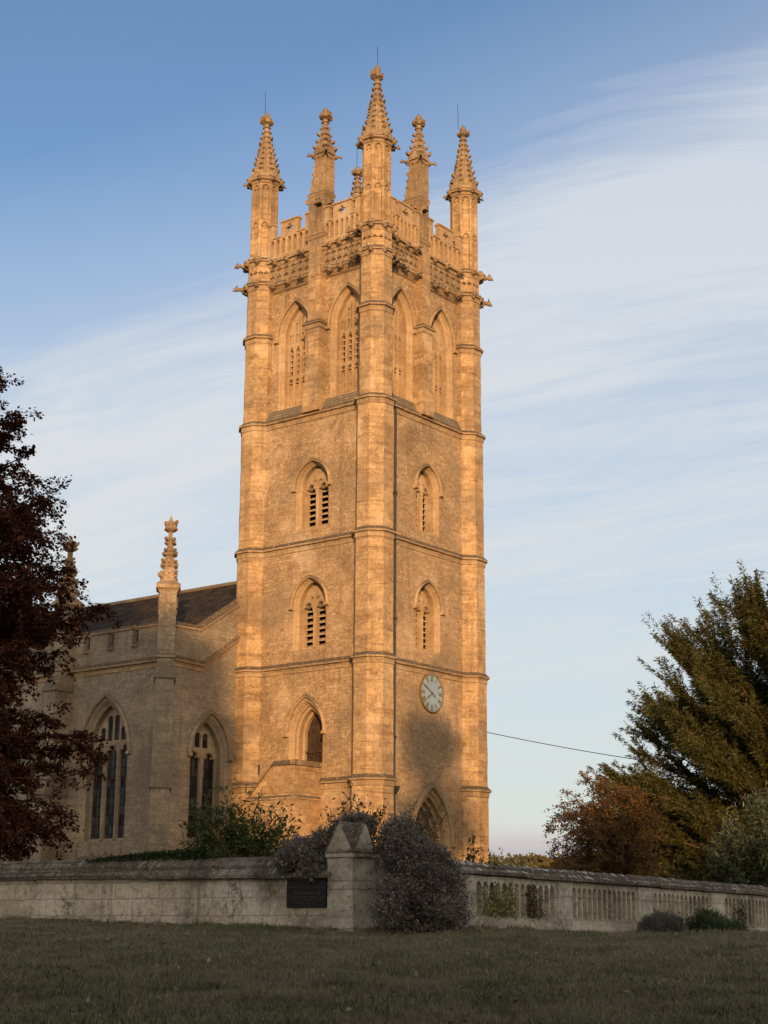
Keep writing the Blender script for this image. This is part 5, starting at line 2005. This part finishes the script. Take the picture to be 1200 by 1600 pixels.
# reddening thorn in front of the yew
rh = np.random.default_rng(9)
tips = []
for lat, z in ((5.3, 4.75), (5.5, 5.4), (5.8, 5.8), (6.3, 6.2), (6.7, 6.2), (7.2, 5.9), (7.6, 5.6), (5.4, 4.3), (5.9, 3.9)):
    tips.append(P(lat, 50 + rh.uniform(-.5, .5), z))
for k in range(90):
    a = rh.uniform(0, 1)
    tips.append(P(5.4 + 3.0 * a, 50 + rh.uniform(-1.6, 1.6), rh.uniform(3.2, np.interp(a, [0, 0.4, 1], [5.2, 6.1, 5.6]))))
thorn = empty('thorn_tree', P(7.3, 50, Z0), 'small thorn tree with rust-red leaves on the left edge of the yew', 'tree')
bough_tree(thorn, P(7.3, 50, Z0), tips, (M['bark'], M['haw']), lambda tip, st: 0.3, dict(per_m=6, along=0.7, spread=0.7, lift=0.05, len=0.5, n=36, wide=0.30, jit=0.05, droop=0.35),
           dict(fwd=0.6, out=0.8, lift=-0.2, size=0.085, w=0.6), 0.16, rh, lambda t: 2.8 + (t[2] - 3) * 0.45, bough_r=0.03)


def mound(name, blobs, n, leaf, width, mat, parent, rng, flat=0.5, up=0.35, clump=6, spread=0.05):
    """Leaves in small rosettes over and through a group of ellipsoids (centre, radii)."""
    vol = np.array([b[1][0] * b[1][1] + b[1][0] * b[1][2] for b in blobs])
    pick = rng.choice(len(blobs), size=n // clump, p=vol / vol.sum())
    c = np.array([np3(b[0]) for b in blobs])[pick]
    r = np.array([b[1] for b in blobs])[pick]
    d = unit(rng.normal(size=(len(pick), 3)))
    lump = 1.0 + 0.13 * np.sin(d[:, 0:1] * 9 + c[:, 0:1] * 3) * np.sin(d[:, 1:2] * 8 + 1) + 0.10 * np.sin(d[:, 2:3] * 11 + d[:, 0:1] * 7)
    rad = (0.55 + 0.45 * rng.random((len(pick), 1)) ** 0.45) * lump
    ax_l, ax_f = np3(LT), np3(FH)
    off = d * r * rad
    pos = c + off[:, 0:1] * ax_l + off[:, 1:2] * ax_f + off[:, 2:3] * np.array([0, 0, 1.0])
    out_ = unit(d[:, 0:1] * ax_l + d[:, 1:2] * ax_f + d[:, 2:3] * np.array([0, 0, 1.0]))
    pos = np.repeat(pos, clump, 0) + rng.normal(size=(len(pos) * clump, 3)) * spread
    ax = unit(np.repeat(out_, clump, 0) * 0.8 + rng.normal(size=pos.shape) * 0.75 + np.array([0, 0, up]))
    return leaves(name, pos, ax, leaf * rng.uniform(0.6, 1.3, len(pos)), mat, parent, width, 0.1, rng=rng, droop_n=flat)


def stems(name, foot, blobs, k, mat, parent, rng, r0=0.02):
    mb = MB()
    for q in range(k):
        b = blobs[rng.integers(len(blobs))]
        c = np3(b[0]) + rng.normal(size=3) * np.array(b[1]) * 0.35
        f = np3(foot) + np.array([rng.normal() * 0.15, rng.normal() * 0.15, 0])
        m_ = (f + c) / 2 + rng.normal(size=3) * 0.12
        ts = np.linspace(0, 1, 5)
        mb.tube([Vector(p) for p in bez(f, m_, c, ts)], [r0 * (1 - 0.7 * t) for t in ts], 4)
    return mb.build(name, mat, parent)


rg = np.random.default_rng(21)
# grey-purple bush swelling over the arcaded wall beside the pier
bush = empty('purple_bush', P(0.8, 35.0, 1.6), 'big grey-purple bush swelling in front of the arcaded wall beside the pier', 'bush')
core = [(P(0.85, 35.3, 2.1), (0.95, 0.65, 0.70)), (P(0.42, 35.5, 2.4), (0.58, 0.5, 0.80)), (P(0.62, 35.8, 3.05), (0.55, 0.6, 0.68)), (P(1.25, 35.5, 2.25), (0.62, 0.5, 0.70)), (P(1.1, 36.0, 2.95), (0.52, 0.5, 0.48)), (P(0.42, 36.1, 3.3), (0.40, 0.42, 0.50))]
bl = list(core)
for k in range(46):
    c, r_ = core[rg.integers(len(core))]
    d = unit(rg.normal(size=3) + np.array([0, 0, 0.15]))
    q = rg.uniform(0.13, 0.30)
    p = Vector(c) + LT * float(d[0] * r_[0]) + FH * float(-abs(d[1]) * r_[1]) + Vector((0, 0, float(d[2] * r_[2])))
    p.z = max(p.z, 1.72)
    if p.z > 3.3 and latdep(p.x, p.y)[0] > 0.9:
        p.z -= 0.3
    bl.append((p, (q * 1.15, q, q)))
mound('foliage', bl, 62000, 0.060, 0.42, M['mauve'], bush, rg, spread=0.05)
B, A = [], []
for k in range(420):      # loose shoots breaking the outline
    c, r_ = bl[rg.integers(len(bl))]
    d = unit(rg.normal(size=3) + np.array([0, 0, 0.5]))
    p0 = np3(c) + (d[0] * r_[0]) * np3(LT) + (d[1] * r_[1]) * np3(FH) + np.array([0, 0, d[2] * r_[2]])
    dd = unit(d[0] * np3(LT) + d[1] * np3(FH) + np.array([0, 0, d[2] + 0.5]))
    q = rg.random(26) * rg.uniform(0.08, 0.24)
    B.append(p0 + dd * q[:, None] + rg.normal(size=(26, 3)) * 0.012)
    A.append(unit(dd * 0.7 + rg.normal(size=(26, 3)) * 0.7))
leaves('shoots', np.concatenate(B), np.concatenate(A), rg.uniform(0.035, 0.065, 420 * 26), M['mauve'], bush, 0.4)
stems('stems', P(0.8, 35.5, 1.5), bl, 26, M['bark'], bush, rg)
bush2 = empty('purple_bush', P(-1.6, 37.4, 3.0), 'grey-purple bush spilling over the plain wall coping left of the pier', 'bush')
bl = [(P(-1.75, 37.3, 3.35), (0.55, 0.55, 0.36)), (P(-1.2, 37.3, 3.5), (0.5, 0.5, 0.40)), (P(-0.75, 37.2, 3.85), (0.40, 0.45, 0.34)), (P(-2.15, 37.2, 3.2), (0.28, 0.35, 0.24)), (P(-1.5, 36.75, 3.05), (0.30, 0.25, 0.28)), (P(-0.45, 36.9, 4.0), (0.3, 0.3, 0.2))]
mound('foliage', bl, 30000, 0.056, 0.42, M['mauve'], bush2, rg, spread=0.035)
stems('stems', P(-1.4, 37.6, Z0), bl, 18, M['bark'], bush2, rg)

# tall leafy shrub in front of the stair
rs_ = np.random.default_rng(31)


def lance_shrub(root, foot, tips, nleaf, size, mat, rng, width=0.26, start=0.25, stem=0.014):
    foot = np3(foot)
    mb = MB()
    B, A, S = [], [], []
    for t in tips:
        t = np3(t)
        f = foot + rng.normal(size=3) * np.array([0.35, 0.35, 0])
        m_ = (f + t) / 2 + np.array([0, 0, 0.25]) + rng.normal(size=3) * 0.15
        ts = np.linspace(0, 1, 6)
        mb.tube([Vector(p) for p in bez(f, m_, t, ts)], [stem * (1 - 0.7 * q) for q in ts], 4)
        k = int(nleaf * rng.uniform(0.7, 1.3))
        q = start + (1 - start) * rng.random(k)
        p = bez(f, m_, t, q)
        dr = unit(bez(f, m_, t, np.minimum(q + 0.03, 1.03)) - p)
        ax = unit(dr * 0.55 + rng.normal(size=(k, 3)) * 0.75 + np.array([0, 0, -0.15]))
        # side shoots carry the leaves away from the stem
        off = unit(rng.normal(size=(k, 3))) * rng.random((k, 1)) * 0.22
        B.append(p + off)
        A.append(ax)
        S.append(size * rng.uniform(0.5, 1.25, k))
    mb.build('stems', M['bark'], root)
    leaves('foliage', np.concatenate(B), np.concatenate(A), np.concatenate(S), mat, root, width, 0.08, rng=rng, droop_n=0.5)


gs = empty('leafy_shrub', P(-4.0, 46, Z0), 'green shrub with long narrow leaves in front of the outside stair', 'shrub')
tips = [P(-4.2, 46, 5.85), (P(-4.5, 46, 5.6)), P(-3.4, 46, 5.5), P(-2.9, 46, 5.2), P(-2.3, 46, 4.75), P(-2.45, 46, 4.4), P(-5.5, 46, 4.6), P(-5.2, 46, 4.9), P(-4.9, 46, 5.2), P(-2.7, 46, 5.0), P(-3.8, 45.8, 5.6), P(-5.6, 46.2, 4.15)]
for k in range(95):
    tips.append(P(rs_.uniform(-5.4, -2.5), 46 + rs_.uniform(-0.7, 0.7), rs_.uniform(3.2, 5.1)))
lance_shrub(gs, P(-4.0, 46, Z0), tips, 85, 0.19, M['green'], rs_, 0.28)

rs2 = np.random.default_rng(33)
g2 = empty('leafy_shrub', P(-0.5, 40, Z0), 'olive shrub with upright twigs standing behind the gabled pier', 'shrub')
tips = [P(-0.85, 40, 5.15), P(-0.7, 40, 4.95), P(-1.05, 40, 4.8), P(-0.3, 40, 4.75), P(0.0, 40, 4.5), P(-1.3, 40, 4.35), P(-1.42, 40, 4.55), P(0.15, 40, 4.7)]
for k in range(40):
    tips.append(P(rs2.uniform(-1.3, 0.3), 40 + rs2.uniform(-0.5, 0.5), rs2.uniform(3.7, 4.7)))
lance_shrub(g2, P(-0.5, 40, Z0), tips, 80, 0.11, M['olive'], rs2, 0.42)

rs3 = np.random.default_rng(35)
g3 = empty('leafy_shrub', P(0.9, 40.5, Z0), 'brownish climbing shrub reaching across the ground doorway', 'shrub')
tips = [P(1.45, 40.5, 4.75), P(1.2, 40.5, 4.8), P(0.8, 40.5, 4.75), P(0.45, 40.5, 4.55), P(1.55, 40.5, 4.5), P(0.3, 40.5, 4.3)]
for k in range(36):
    tips.append(P(rs3.uniform(0.25, 1.15), 40.5 + rs3.uniform(-0.4, 0.4), rs3.uniform(3.6, 4.7)))
lance_shrub(g3, P(0.9, 40.5, Z0), tips, 42, 0.11, M['olive'], rs3, 0.42)

rs4 = np.random.default_rng(37)
g4 = empty('small_plant', P(2.3, 40.7, Z0), 'small dark green plant showing above the wall coping below the tower', 'plant')
tips = [P(2.25, 40.7, 4.0), P(2.15, 40.7, 3.85), P(2.5, 40.7, 3.7), P(2.4, 40.7, 3.55), P(2.7, 40.7, 3.6)]
for k in range(10):
    tips.append(P(rs4.uniform(2.05, 2.65), 40.7 + rs4.uniform(-0.2, 0.2), rs4.uniform(3.2, 3.7)))
lance_shrub(g4, P(2.35, 40.7, Z0), tips, 34, 0.10, M['ivy'], rs4, 0.5)
g5 = empty('small_plant', P(3.0, 41.9, Z0), 'pale green leafy sprig behind the wall coping right of the tower', 'plant')
tips = [P(3.05, 41.9, 3.75), P(2.85, 41.9, 3.55)]
for k in range(16):
    tips.append(P(rs4.uniform(2.75, 3.7), 41.9 + rs4.uniform(-0.2, 0.2), rs4.uniform(3.2, 3.55)))
lance_shrub(g5, P(3.1, 41.9, Z0), tips, 30, 0.085, M['pale'], rs4, 0.5)

# dark green bush with purple spikes at the right
bd = empty('flowering_bush', P(12.9, 55.0, Z0), 'dark green bush with faint purple spikes behind the right end of the wall', 'bush')
rd = np.random.default_rng(47)
tips = [PB(8.3, 42, 3.5, 1.30), PB(8.75, 42, 4.55, 1.30), PB(9.3, 42, 5.05, 1.30), PB(9.9, 42, 5.3, 1.30), PB(8.5, 42, 4.0, 1.30), PB(9.05, 42, 4.8, 1.30), PB(9.6, 42, 5.2, 1.30), PB(10.3, 42, 5.4, 1.30)]
for k in range(150):
    la = rd.uniform(8.3, 11.6)
    zt_ = np.interp(la, [8.3, 8.75, 9.3, 9.9, 11.6], [3.5, 4.5, 5.0, 5.25, 5.3])
    tips.append(PB(la, 42 + rd.uniform(-0.8, 0.9), zt_ - 2.6 * rd.random() ** 1.6, 1.30))
lance_shrub(bd, P(12.9, 55.0, Z0), tips, 150, 0.215, M['bud'], rd, 0.26, start=0.2)
fb, fa, fs = [], [], []
for k in range(70):
    p = np3(tips[rd.integers(len(tips))])
    d = unit(rd.normal(size=3) * 0.6 + np.array([-0.2, -0.2, 0.5]))
    q = np.linspace(-0.05, 0.18, 26)
    fb.append(p + d * q[:, None] + rd.normal(size=(26, 3)) * 0.014)
    fa.append(unit(d + rd.normal(size=(26, 3)) * 0.8))
    fs.append(np.full(26, 0.042))
leaves('flower_spikes', np.concatenate(fb), np.concatenate(fa), np.concatenate(fs), M['budflower'], bd, 0.6)

# low plants along the foot of the arcaded wall
lv = empty('lavender_clump', P(7.75, 45.9, 1.5), 'silvery lavender clump at the foot of the arcaded wall', 'plant')
zg_ = float(lawn_h(7.75, 45.9))
bl = [(P(7.7, 45.9, zg_ + 0.30), (0.50, 0.34, 0.44)), (P(8.0, 46.1, zg_ + 0.26), (0.30, 0.3, 0.38)), (P(7.4, 45.7, zg_ + 0.22), (0.28, 0.3, 0.34))]
mound('foliage', bl, 9000, 0.15, 0.12, M['lavender'], lv, rg, flat=0.1, up=0.9, clump=6, spread=0.04)
zg_ = float(lawn_h(9.6, 48.2))
lv2 = empty('green_clump', P(9.6, 48.2, zg_), 'sprawling dark green clump right of the lavender along the wall foot', 'plant')
bl = [(P(9.5, 48.1, zg_ + 0.32), (0.50, 0.36, 0.46)), (P(10.1, 48.6, zg_ + 0.22), (0.5, 0.36, 0.32)), (P(9.25, 47.8, zg_ + 0.5), (0.25, 0.25, 0.32))]
mound('foliage', bl, 9000, 0.11, 0.3, M['bud'], lv2, rg, flat=0.3, up=0.5, clump=5, spread=0.07)


def wall_climber(fr, slope, u0, u1, z0, z1, n, mat, size, rng, label, name, kind_cat, strands=6):
    root = empty(name, fr.p((u0 + u1) / 2, z0, 0.05), label, kind_cat)
    mb = MB()
    B, A, S = [], [], []
    for q in range(strands):
        u = rng.uniform(u0, u1)
        zt_ = z0 + (z1 - z0) * rng.uniform(0.55, 1.0)
        pts = [(u + 0.07 * math.sin(k * 1.7 + q), z0 - 0.05 + (zt_ - z0) * k / 6, 0.02 + 0.03 * rng.random()) for k in range(7)]
        w = [Vector(fr.p(*p)) + Vector((0, 0, slope(fr.p(p[0], 0, 0)[0], fr.p(p[0], 0, 0)[1]))) for p in pts]
        mb.tube(w, 0.008, 4)
        k = n // strands
        t = rng.random(k)
        ww = np.array([np3(a) for a in w])
        i = np.minimum((t * 6).astype(int), 5)
        f = (t * 6 - i)[:, None]
        p = ww[i] * (1 - f) + ww[i + 1] * f
        B.append(p + rng.normal(size=(k, 3)) * 0.06 + np3(fr.N) * 0.05)
        A.append(unit(rng.normal(size=(k, 3)) + np3(fr.N) * 0.6))
        S.append(size * rng.uniform(0.6, 1.3, k))
    mb.build('stems', M['bark'], root)
    leaves('foliage', np.concatenate(B), np.concatenate(A), np.concatenate(S), mat, root, 0.65, 0.1, rng=rng)


wall_climber(FWR, sr, -19.2, -17.7, 2.1, 2.98, 1000, M['pale'], 0.07, rg, 'pale green climber over the lancet panels nearest the purple bush', 'wall_climber', 'climber', 12)
wall_climber(FWR, sr, -17.1, -16.5, 2.1, 2.95, 420, M['olive'], 0.065, rg, 'thin brownish climber on the lancet panels right of the pale green one', 'wall_climber', 'climber', 5)
wall_climber(FWR, sr, -5.6, -4.9, 1.85, 2.72, 260, M['ivy'], 0.075, rg, 'dark trailing climber on the panels near the right end of the wall', 'wall_climber', 'climber', 4)
wall_climber(FWR, sr, -10.3, -8.6, 1.9, 2.35, 260, M['ivy'], 0.07, rg, 'low dark sprigs on the panels above the lavender', 'wall_climber', 'climber', 6)

# ivy along the top of the plain wall
ri = np.random.default_rng(41)
iv = empty('ivy', (XW + 0.45, -11.5, 3.3), 'dark ivy trailing along the top of the plain wall coping', 'ivy')
B, A = [], []
for k in range(5200):
    y = ri.uniform(-14.2, -9.8)
    hh = 0.22 * np.interp(y, [-14.2, -13.6, -12.2, -10.6, -9.8], [0.4, 1.2, 1.0, 0.5, 0.15])
    B.append((XW + 0.42 + ri.normal() * 0.12, y, 3.24 + 0.0106 * (y + 17.7) + ri.random() * hh))
    A.append((ri.normal() - 0.5, ri.normal(), ri.normal() * 0.6 + 0.1))
leaves('foliage', B, A, ri.uniform(0.04, 0.085, 5200), M['ivy'], iv, 0.8, 0.1, rng=ri)
mb = MB()
mb.tube([(XW + 0.42, -14.2 + 0.44 * k, 3.28 + 0.0106 * (3.5 + 0.44 * k) + 0.03 * math.sin(k * 2.1)) for k in range(11)], 0.015, 5)
mb.build('stems', M['bark'], iv)

# ------------------------------------------------------------------ lawn grass
rgx = np.random.default_rng(77)
n = 230000
dep = 1 / (1 / 44.0 + (1 / 15.2 - 1 / 44.0) * rgx.random(n) ** 0.8)
lat = (rgx.random(n) * 2 - 1) * (0.245 * dep + 0.4)
x = C0.x + LT.x * lat + FH.x * dep
y = C0.y + LT.y * lat + FH.y * dep
keep = ~((x > XW + 0.1) & (y > YW + 0.1))
lat, dep, x, y = lat[keep], dep[keep], x[keep], y[keep]
pos = np.stack([x, y, lawn_h(lat, dep) - 0.005], 1)
n = len(pos)
tuft = 0.5 + 0.5 * np.sin(x * 2.1 + 1.3 * np.sin(y * 1.7)) * np.sin(y * 2.6 + 1.1 * np.sin(x * 1.3))
hgt = (0.035 + 0.07 * rgx.random(n) ** 1.5) * (0.6 + 0.8 * tuft)
ax = np.stack([rgx.normal(size=n) * 0.6, rgx.normal(size=n) * 0.6, np.full(n, 1.0)], 1)
m_ = 16000
t_ = rgx.random(m_)
onl = t_ < 0.5
xx = np.where(onl, XW - 0.06 - np.abs(rgx.normal(size=m_)) * 0.10, XW + 0.3 + (t_ - 0.5) * 2 * 24)
yy = np.where(onl, YW + 0.3 + t_ * 2 * 14, YW - 0.03 - np.abs(rgx.normal(size=m_)) * 0.12)
la_, de_ = (xx - C0.x) * LT.x + (yy - C0.y) * LT.y, (xx - C0.x) * FH.x + (yy - C0.y) * FH.y
pos = np.concatenate([pos, np.stack([xx, yy, lawn_h(la_, de_) - 0.01], 1)])
ax = np.concatenate([ax, np.stack([rgx.normal(size=m_) * 0.35, rgx.normal(size=m_) * 0.35, np.ones(m_)], 1)])
hgt = np.concatenate([hgt, (0.06 + 0.13 * rgx.random(m_) ** 2) * (0.4 + np.abs(np.sin(xx * 1.7) * np.sin(yy * 2.3)))])
nc = 1500
dc = 1 / (1 / 42.0 + (1 / 15.5 - 1 / 42.0) * rgx.random(nc) ** 0.8)
lc = (rgx.random(nc) * 2 - 1) * (0.24 * dc + 0.3)
xc_, yc_ = C0.x + LT.x * lc + FH.x * dc, C0.y + LT.y * lc + FH.y * dc
ok = ~((xc_ > XW - 0.1) & (yc_ > YW - 0.1))
lc, dc, xc_, yc_ = lc[ok], dc[ok], xc_[ok], yc_[ok]
rep = 34
rr_ = np.repeat(rgx.uniform(0.04, 0.16, len(lc)), rep)[:, None] * rgx.normal(size=(len(lc) * rep, 2))
xx, yy = np.repeat(xc_, rep) + rr_[:, 0], np.repeat(yc_, rep) + rr_[:, 1]
pos = np.concatenate([pos, np.stack([xx, yy, lawn_h(np.repeat(lc, rep), np.repeat(dc, rep)) - 0.01], 1)])
ax = np.concatenate([ax, np.stack([rr_[:, 0] * 5 + rgx.normal(size=len(xx)) * 0.3, rr_[:, 1] * 5 + rgx.normal(size=len(xx)) * 0.3, np.ones(len(xx))], 1)])
hgt = np.concatenate([hgt, np.repeat(rgx.uniform(0.07, 0.17, len(lc)), rep) * rgx.uniform(0.5, 1.1, len(xx))])
leaves('grass', pos, ax, hgt, M['blade'], None, 0.13, 0.05, kind='stuff', rng=rgx)

# dead leaves blown over the lawn
nl_ = 900
dl_ = 1 / (1 / 43.0 + (1 / 15.5 - 1 / 43.0) * rgx.random(nl_) ** 0.9)
ll_ = (rgx.random(nl_) * 2 - 1) * (0.24 * dl_ + 0.3)
xl_, yl_ = C0.x + LT.x * ll_ + FH.x * dl_, C0.y + LT.y * ll_ + FH.y * dl_
ok = ~((xl_ > XW - 0.1) & (yl_ > YW - 0.1))
pl_ = np.stack([xl_, yl_, lawn_h(ll_, dl_) + 0.03 + 0.03 * rgx.random(nl_)], 1)[ok]
leaves('fallen_leaves', pl_, rgx.normal(size=(len(pl_), 3)) * np.array([1, 1, 0.35]), 0.05 + 0.05 * rgx.random(len(pl_)), leaf_mat('dead_leaf', [(0.16, 0.10, 0.05), (0.28, 0.19, 0.10), (0.10, 0.06, 0.035), (0.36, 0.30, 0.20)], 0.1), None, 0.65, 0.15, kind='stuff', rng=rgx)

# tiny white flowers in the grass, gathered under the plain wall
rf = np.random.default_rng(55)


def daisy(p, r_, label, group):
    mb = MB()
    for q in range(7):
        a = 2 * math.pi * q / 7
        c = (p[0] + 0.6 * r_ * math.cos(a), p[1] + 0.6 * r_ * math.sin(a), p[2] + 0.03)
        mb.faces([(p[0], p[1], p[2] + 0.02), (c[0] - 0.3 * r_ * math.sin(a), c[1] + 0.3 * r_ * math.cos(a), c[2]), (p[0] + r_ * math.cos(a), p[1] + r_ * math.sin(a), c[2] + 0.012), (c[0] + 0.3 * r_ * math.sin(a), c[1] - 0.3 * r_ * math.cos(a), c[2])], [(0, 1, 2, 3)])
    o = mb.build('white_flower', M['flower'])
    return tag(o, label, 'flower', group)


for k in range(16):
    y = -11.9 + 0.9 * rf.normal()
    x = XW - 0.12 - abs(rf.normal()) * 0.35
    la, de = latdep(x, y)
    daisy((x, y, float(lawn_h(la, de)) + 0.03), rf.uniform(0.025, 0.055), 'tiny white flower in the grass at the foot of the plain wall', 'white flowers under the plain wall')
for la, de in ((-1.5, 33.5), (0.3, 33.2), (1.2, 31.0), (-3.5, 33), (-0.3, 22.2), (2.5, 27), (-5.0, 30.5), (6.0, 34), (9.0, 38)):
    p = P(la, de)
    daisy((p.x, p.y, float(lawn_h(la, de)) + 0.04), 0.035, 'single white flower scattered out on the open lawn', 'white flowers on the lawn')

# ------------------------------------------------------------------ cable, far hills
cab = MB()
a = Vector((7.45, -0.3, 10.35))
b = P(3.2 + 12.5, 70, 5.4)
b = P(14.0, 73, 8.9)
c = P(19, 52, 4.6)
pts = []
for k in range(25):
    t = k / 24
    q = a.lerp(b, t)
    q.z -= 0.10 * 4 * t * (1 - t)
    pts.append(q)
cab.tube(pts, 0.017, 5)
o = cab.build('overhead_cable', M['iron'])
tag(o, 'thin black cable running from the tower to the yew', 'cable')

rw2 = np.random.default_rng(91)
hh = lambda la, de: -1.0 + np.clip((de - 250) / 430.0, 0, 1) ** 1.4 * (24 + 3.0 * np.sin(la * 0.02 + 1.0)) + 10 * np.clip((de - 700) / 500, 0, 1)
grid_mesh('hills', np.linspace(-500, 700, 61), np.linspace(220, 1400, 40), hh, M['earth'])
B, A, S = [], [], []
for k in range(230):
    la = rw2.uniform(10, 190)
    de = rw2.uniform(600, 760)
    z0 = float(hh(np.array(la), np.array(de)))
    r_ = rw2.uniform(3.0, 5.5)
    k2 = 170
    d = unit(rw2.normal(size=(k2, 3)))
    d[:, 2] = np.abs(d[:, 2]) * 1.1 - 0.3
    c = np3(P(la, de, z0 + r_ * 0.9))
    B.append(c + d * np.array([r_, r_, r_ * 1.15]) * (0.6 + 0.45 * rw2.random((k2, 1))))
    A.append(unit(d + rw2.normal(size=(k2, 3))))
    S.append(rw2.uniform(0.8, 1.9, k2))
leaves('woodland', np.concatenate(B), np.concatenate(A), np.concatenate(S), M['wood_far'], None, 0.8, 0.1, kind='stuff', rng=rw2)

# ------------------------------------------------------------------ trees behind the photographer that throw the evening shade
rt = np.random.default_rng(61)


def shade_tree(lat, dep, foot_z, blobs, n, size, label):
    root = empty('shade_tree', P(lat, dep, foot_z), label, 'tree')
    bl = [(P(*b[0]), b[1]) for b in blobs]
    mb = MB()
    top = max(b[0].z for b in bl)
    f = P(lat, dep, foot_z)
    mb.tube([f, f + Vector((0.1, 0.1, (top - foot_z) * 0.5)), f + Vector((0, 0.2, top - foot_z))], [0.45, 0.3, 0.1], 8)
    for c, r_ in bl:
        mb.tube([f + Vector((0, 0, (c.z - foot_z) * 0.55)), (f + c) / 2 + Vector((0, 0, (c.z - foot_z) * 0.3)), c], [0.14, 0.1, 0.04], 6)
    mb.build('trunk', M['bark'], root)
    mound('crown', bl, n, size, 0.7, M['bud'], root, rt, flat=0.2, up=0.0, clump=6, spread=0.25)


# broad crown whose shade covers the aisle and most of the beech
shade_tree(-6.0, -15, 0, [((-6.6, -15, 22.3), (3.2, 3, 5.6)), ((-3.5, -15, 21.6), (2.0, 2.5, 4.9)), ((-9.0, -16, 25.6), (3.3, 3, 8.2)), ((-5.5, -14, 15), (4.5, 3, 4.0)), ((-13.5, -16, 19), (4, 3, 6.5)), ((-12, -15, 13), (5, 3, 5))], 62000, 0.36, 'broad leafy tree behind the camera on the left')
# thinner crown throwing dapples on the clock face
dap = []
for k in range(15):
    z_ = rt.uniform(16.2, 22.8)
    lo, hi = np.interp(z_, [13, 16, 19, 21, 23.0], [4.6, 4.9, 5.6, 6.4, 6.8]), np.interp(z_, [13, 16, 19, 21, 23.0], [9.8, 8.8, 8.4, 8.3, 7.6])
    dap.append(((rt.uniform(lo, hi), -15 + rt.uniform(-1.5, 1.5), z_), (rt.uniform(0.55, 1.0), 1.0, rt.uniform(0.4, 0.85))))
shade_tree(7.0, -15, 0, dap, 3300, 0.33, 'thin-crowned tree behind the camera on the right')
# tall unseen hedge, added to keep lawn and walls in the shade
hedge = empty('shade_hedge', P(0, -17, 0), 'tall unseen hedge added behind the camera to shade lawn and walls', 'hedge')
bl = []
for la in np.arange(-44, 46, 2.6):
    top = 15.1 + rt.uniform(-0.4, 0.3)
    bl.append((P(la, -17, top - 2.4), (2.3, 1.6, 2.4)))
    bl.append((P(la + 0.8, -17, top - 6.5), (2.4, 1.8, 3.6)))
    bl.append((P(la + 0.3, -17, 2.8), (2.4, 1.8, 3.4)))
mound('foliage', bl, 120000, 0.42, 0.75, M['bud'], hedge, rt, flat=0.2, up=0.0, clump=6, spread=0.3)
mb = MB()  # solid core added inside the hedge so no sun leaks through
for c, r_ in bl:
    blob(mb, lambda a, th: tuple(c + LT * (r_[0] * 0.82 * math.sin(th) * math.cos(a)) + FH * (r_[1] * 0.8 * math.sin(th) * math.sin(a)) + Vector((0, 0, r_[2] * 0.86 * math.cos(th)))), 9, 7)
mb.tube([P(-46, -17, 0.5), P(46, -17, 0.5)], 1.2, 6)
mb.tube([P(-46, -17, 5.0), P(46, -17, 5.0)], 1.5, 6)
mb.tube([P(-46, -17, 7.5), P(46, -17, 7.5)], 1.6, 6)
mb.tube([P(-46, -17, 10.5), P(46, -17, 10.5)], 1.5, 6)
mb.build('sun_block_core', M['bark'], hedge)
